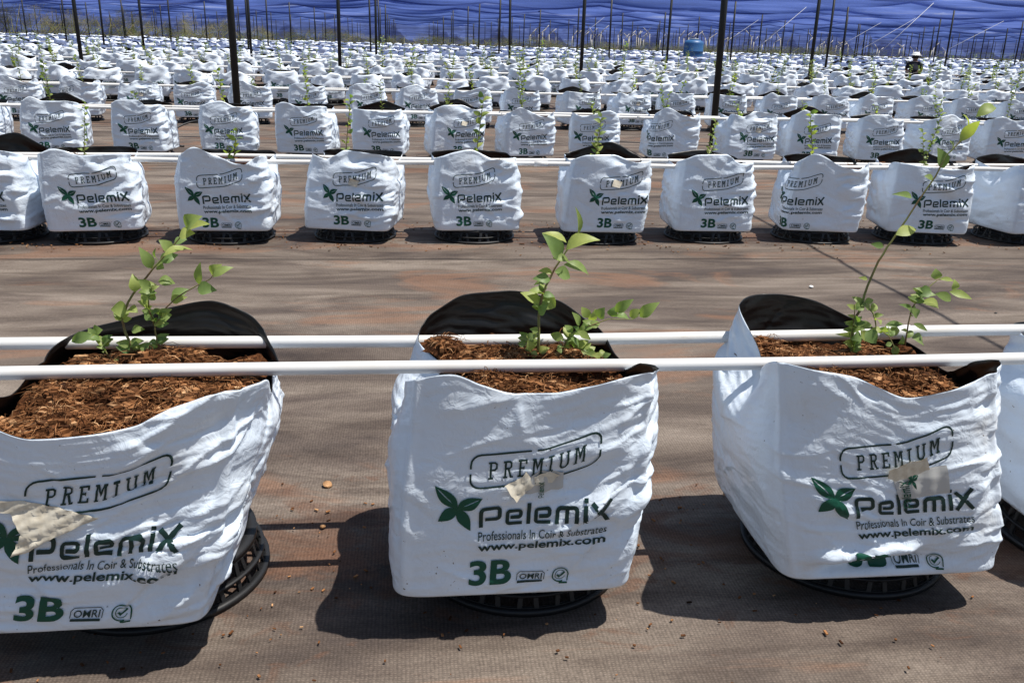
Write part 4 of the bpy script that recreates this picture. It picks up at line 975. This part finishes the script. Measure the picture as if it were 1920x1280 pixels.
# local: faces -Y, crouching, arms reaching to a bag
v = [(0, .10, .42), (0, .04, .58), (0, -.06, .74), (0, -.12, .82), (0, -.15, .88),
     (.09, .08, .40), (.16, -.22, .47), (.13, -.02, .10), (.13, -.16, .04),
     (-.09, .08, .40), (-.16, -.22, .47), (-.13, -.02, .10), (-.13, -.16, .04),
     (.17, -.08, .76), (.23, -.26, .58), (.14, -.44, .50), (-.17, -.08, .76), (-.23, -.26, .58), (-.14, -.44, .50),
     (0, -.18, .97), (0, -.20, 1.03)]
e = [(0, 1), (1, 2), (2, 3), (3, 4), (0, 5), (5, 6), (6, 7), (7, 8), (0, 9), (9, 10), (10, 11), (11, 12), (3, 13), (13, 14), (14, 15), (3, 16), (16, 17), (17, 18), (4, 19), (19, 20)]
rad = [.15, .14, .15, .09, .052, .10, .075, .05, .04, .10, .075, .05, .04, .062, .045, .03, .062, .045, .03, .095, .085]
body = skin_mesh('body', v, e, rad, M_SKIN, pr)
for sgn in (1, -1):
    for fi in range(5):
        a = (-.030+.015*fi)*1.0; bx = sgn*.14; L = (.045, .07, .078, .072, .055)[fi]
        vs = [(bx, -.44, .50), (bx+a, -.49, .49), (bx+a*1.2, -.49-L*.6, .475), (bx+a*1.1, -.49-L, .45)]
        if fi == 0: vs = [(bx, -.44, .50), (bx-sgn*.03, -.465, .49), (bx-sgn*.045, -.50, .475)]
        skin_mesh('finger', vs, [(i, i+1) for i in range(len(vs)-1)], [.018, .010, .009, .007][:len(vs)], M_SKIN, body, 1)
skin_mesh('shirt', [(0, .10, .46), (0, .04, .60), (0, -.06, .74), (0, -.115, .81), (.17, -.08, .76), (.22, -.23, .61), (-.17, -.08, .76), (-.22, -.23, .61)], [(0, 1), (1, 2), (2, 3), (3, 4), (4, 5), (3, 6), (6, 7)], [.165, .16, .17, .10, .078, .06, .078, .06], M_SHIRT, pr)
skin_mesh('trousers', [(0, .10, .42), (.09, .08, .40), (.16, -.22, .47), (.13, -.02, .12), (-.09, .08, .40), (-.16, -.22, .47), (-.13, -.02, .12)], [(0, 1), (1, 2), (2, 3), (0, 4), (4, 5), (5, 6)], [.165, .115, .09, .065, .115, .09, .065], M_TROU, pr)
h = MB(); V = []; Fc = []; n = 20
for (r_, z_) in [(.17, 1.055), (.172, 1.065), (.118, 1.075), (.112, 1.12), (.085, 1.15), (.04, 1.165), (.001, 1.168)]:
    for k in range(n): V.append((r_*math.cos(2*math.pi*k/n), -.19+r_*math.sin(2*math.pi*k/n), z_))
for a in range(6):
    for k in range(n): Fc.append((a*n+k, a*n+(k+1) % n, (a+1)*n+(k+1) % n, (a+1)*n+k))
h.add(V, Fc); h.build('hat', [M_CAP], pr)
hh = MB(); hh.tube([(0, -.165, .95), (0, -.175, 1.0), (0, -.185, 1.06)], [.09, .103, .10], 14); hh.build('hair', [M_HAIR], pr)
fc = MB(); fc.tube([(0, -.285, .985), (0, -.298, .965), (0, -.28, .955)], [.008, .014, .008], 6); fc.build('nose', [M_SKIN], pr)
for sg in (1, -1):
    e_ = MB(); e_.tube([(sg*.036, -.276, .995), (sg*.036, -.284, .995)], .010, 8); e_.build('eye', [M_HAIR], pr)
    e2 = MB(); e2.tube([(sg*.092, -.18, .965), (sg*.104, -.17, .99), (sg*.094, -.175, 1.01)], [.01, .016, .01], 6); e2.build('ear', [M_SKIN], pr)
mo = MB(); mo.tube([(-.024, -.272, .925), (0, -.280, .922), (.024, -.272, .925)], .005, 5); mo.build('mouth', [M_TROU], pr)
tag(pr, 'person in dark clothes and a white hat crouching among the far bags at the right', 'person')

# hose loop and crumbs on the mat
t = MB(); t.tube([(-1.95+.28*math.cos(a*.2), 8.6+.35*math.sin(a*.2), .012+.16*max(0, math.sin(a*.2))) for a in range(0, 24)], .009, 8)
tag(t.build('black_hose', [M_RACK]), 'thin black hose looped on the mat behind the third row at the left', 'hose')
crumbs = [(-.195, 1.86, .018, 'orange brown', 'between the left and middle front bags'), (-.19, 1.68, .010, 'dark red', 'in the pipe shadow left of the middle bag'), (1.75, 3.55, .014, 'white', 'in the aisle right of the middle'), (.70, 3.9, .012, 'black', 'in the aisle above the middle bag'), (2.35, 3.15, .009, 'black', 'near the right edge of the aisle')]
for i, (x, y, s_, cname, where) in enumerate(crumbs):
    me = bpy.data.meshes.new('coir_crumb'); bm = bmesh.new(); bmesh.ops.create_icosphere(bm, subdivisions=2, radius=s_*.65)
    for v_ in bm.verts: v_.co *= 1+.35*mnoise.noise(v_.co*90+Vector((i*7, 0, 0))); v_.co.z *= .6
    bm.to_mesh(me); bm.free(); me.materials.append({'white': M_CAP, 'black': M_RACK}.get(cname, M_COIR)); tag(obj('crumb', me, loc=(x, y, s_*.45)), f"{cname} crumb on the mat {where}", 'crumb', 'crumbs on the mat')
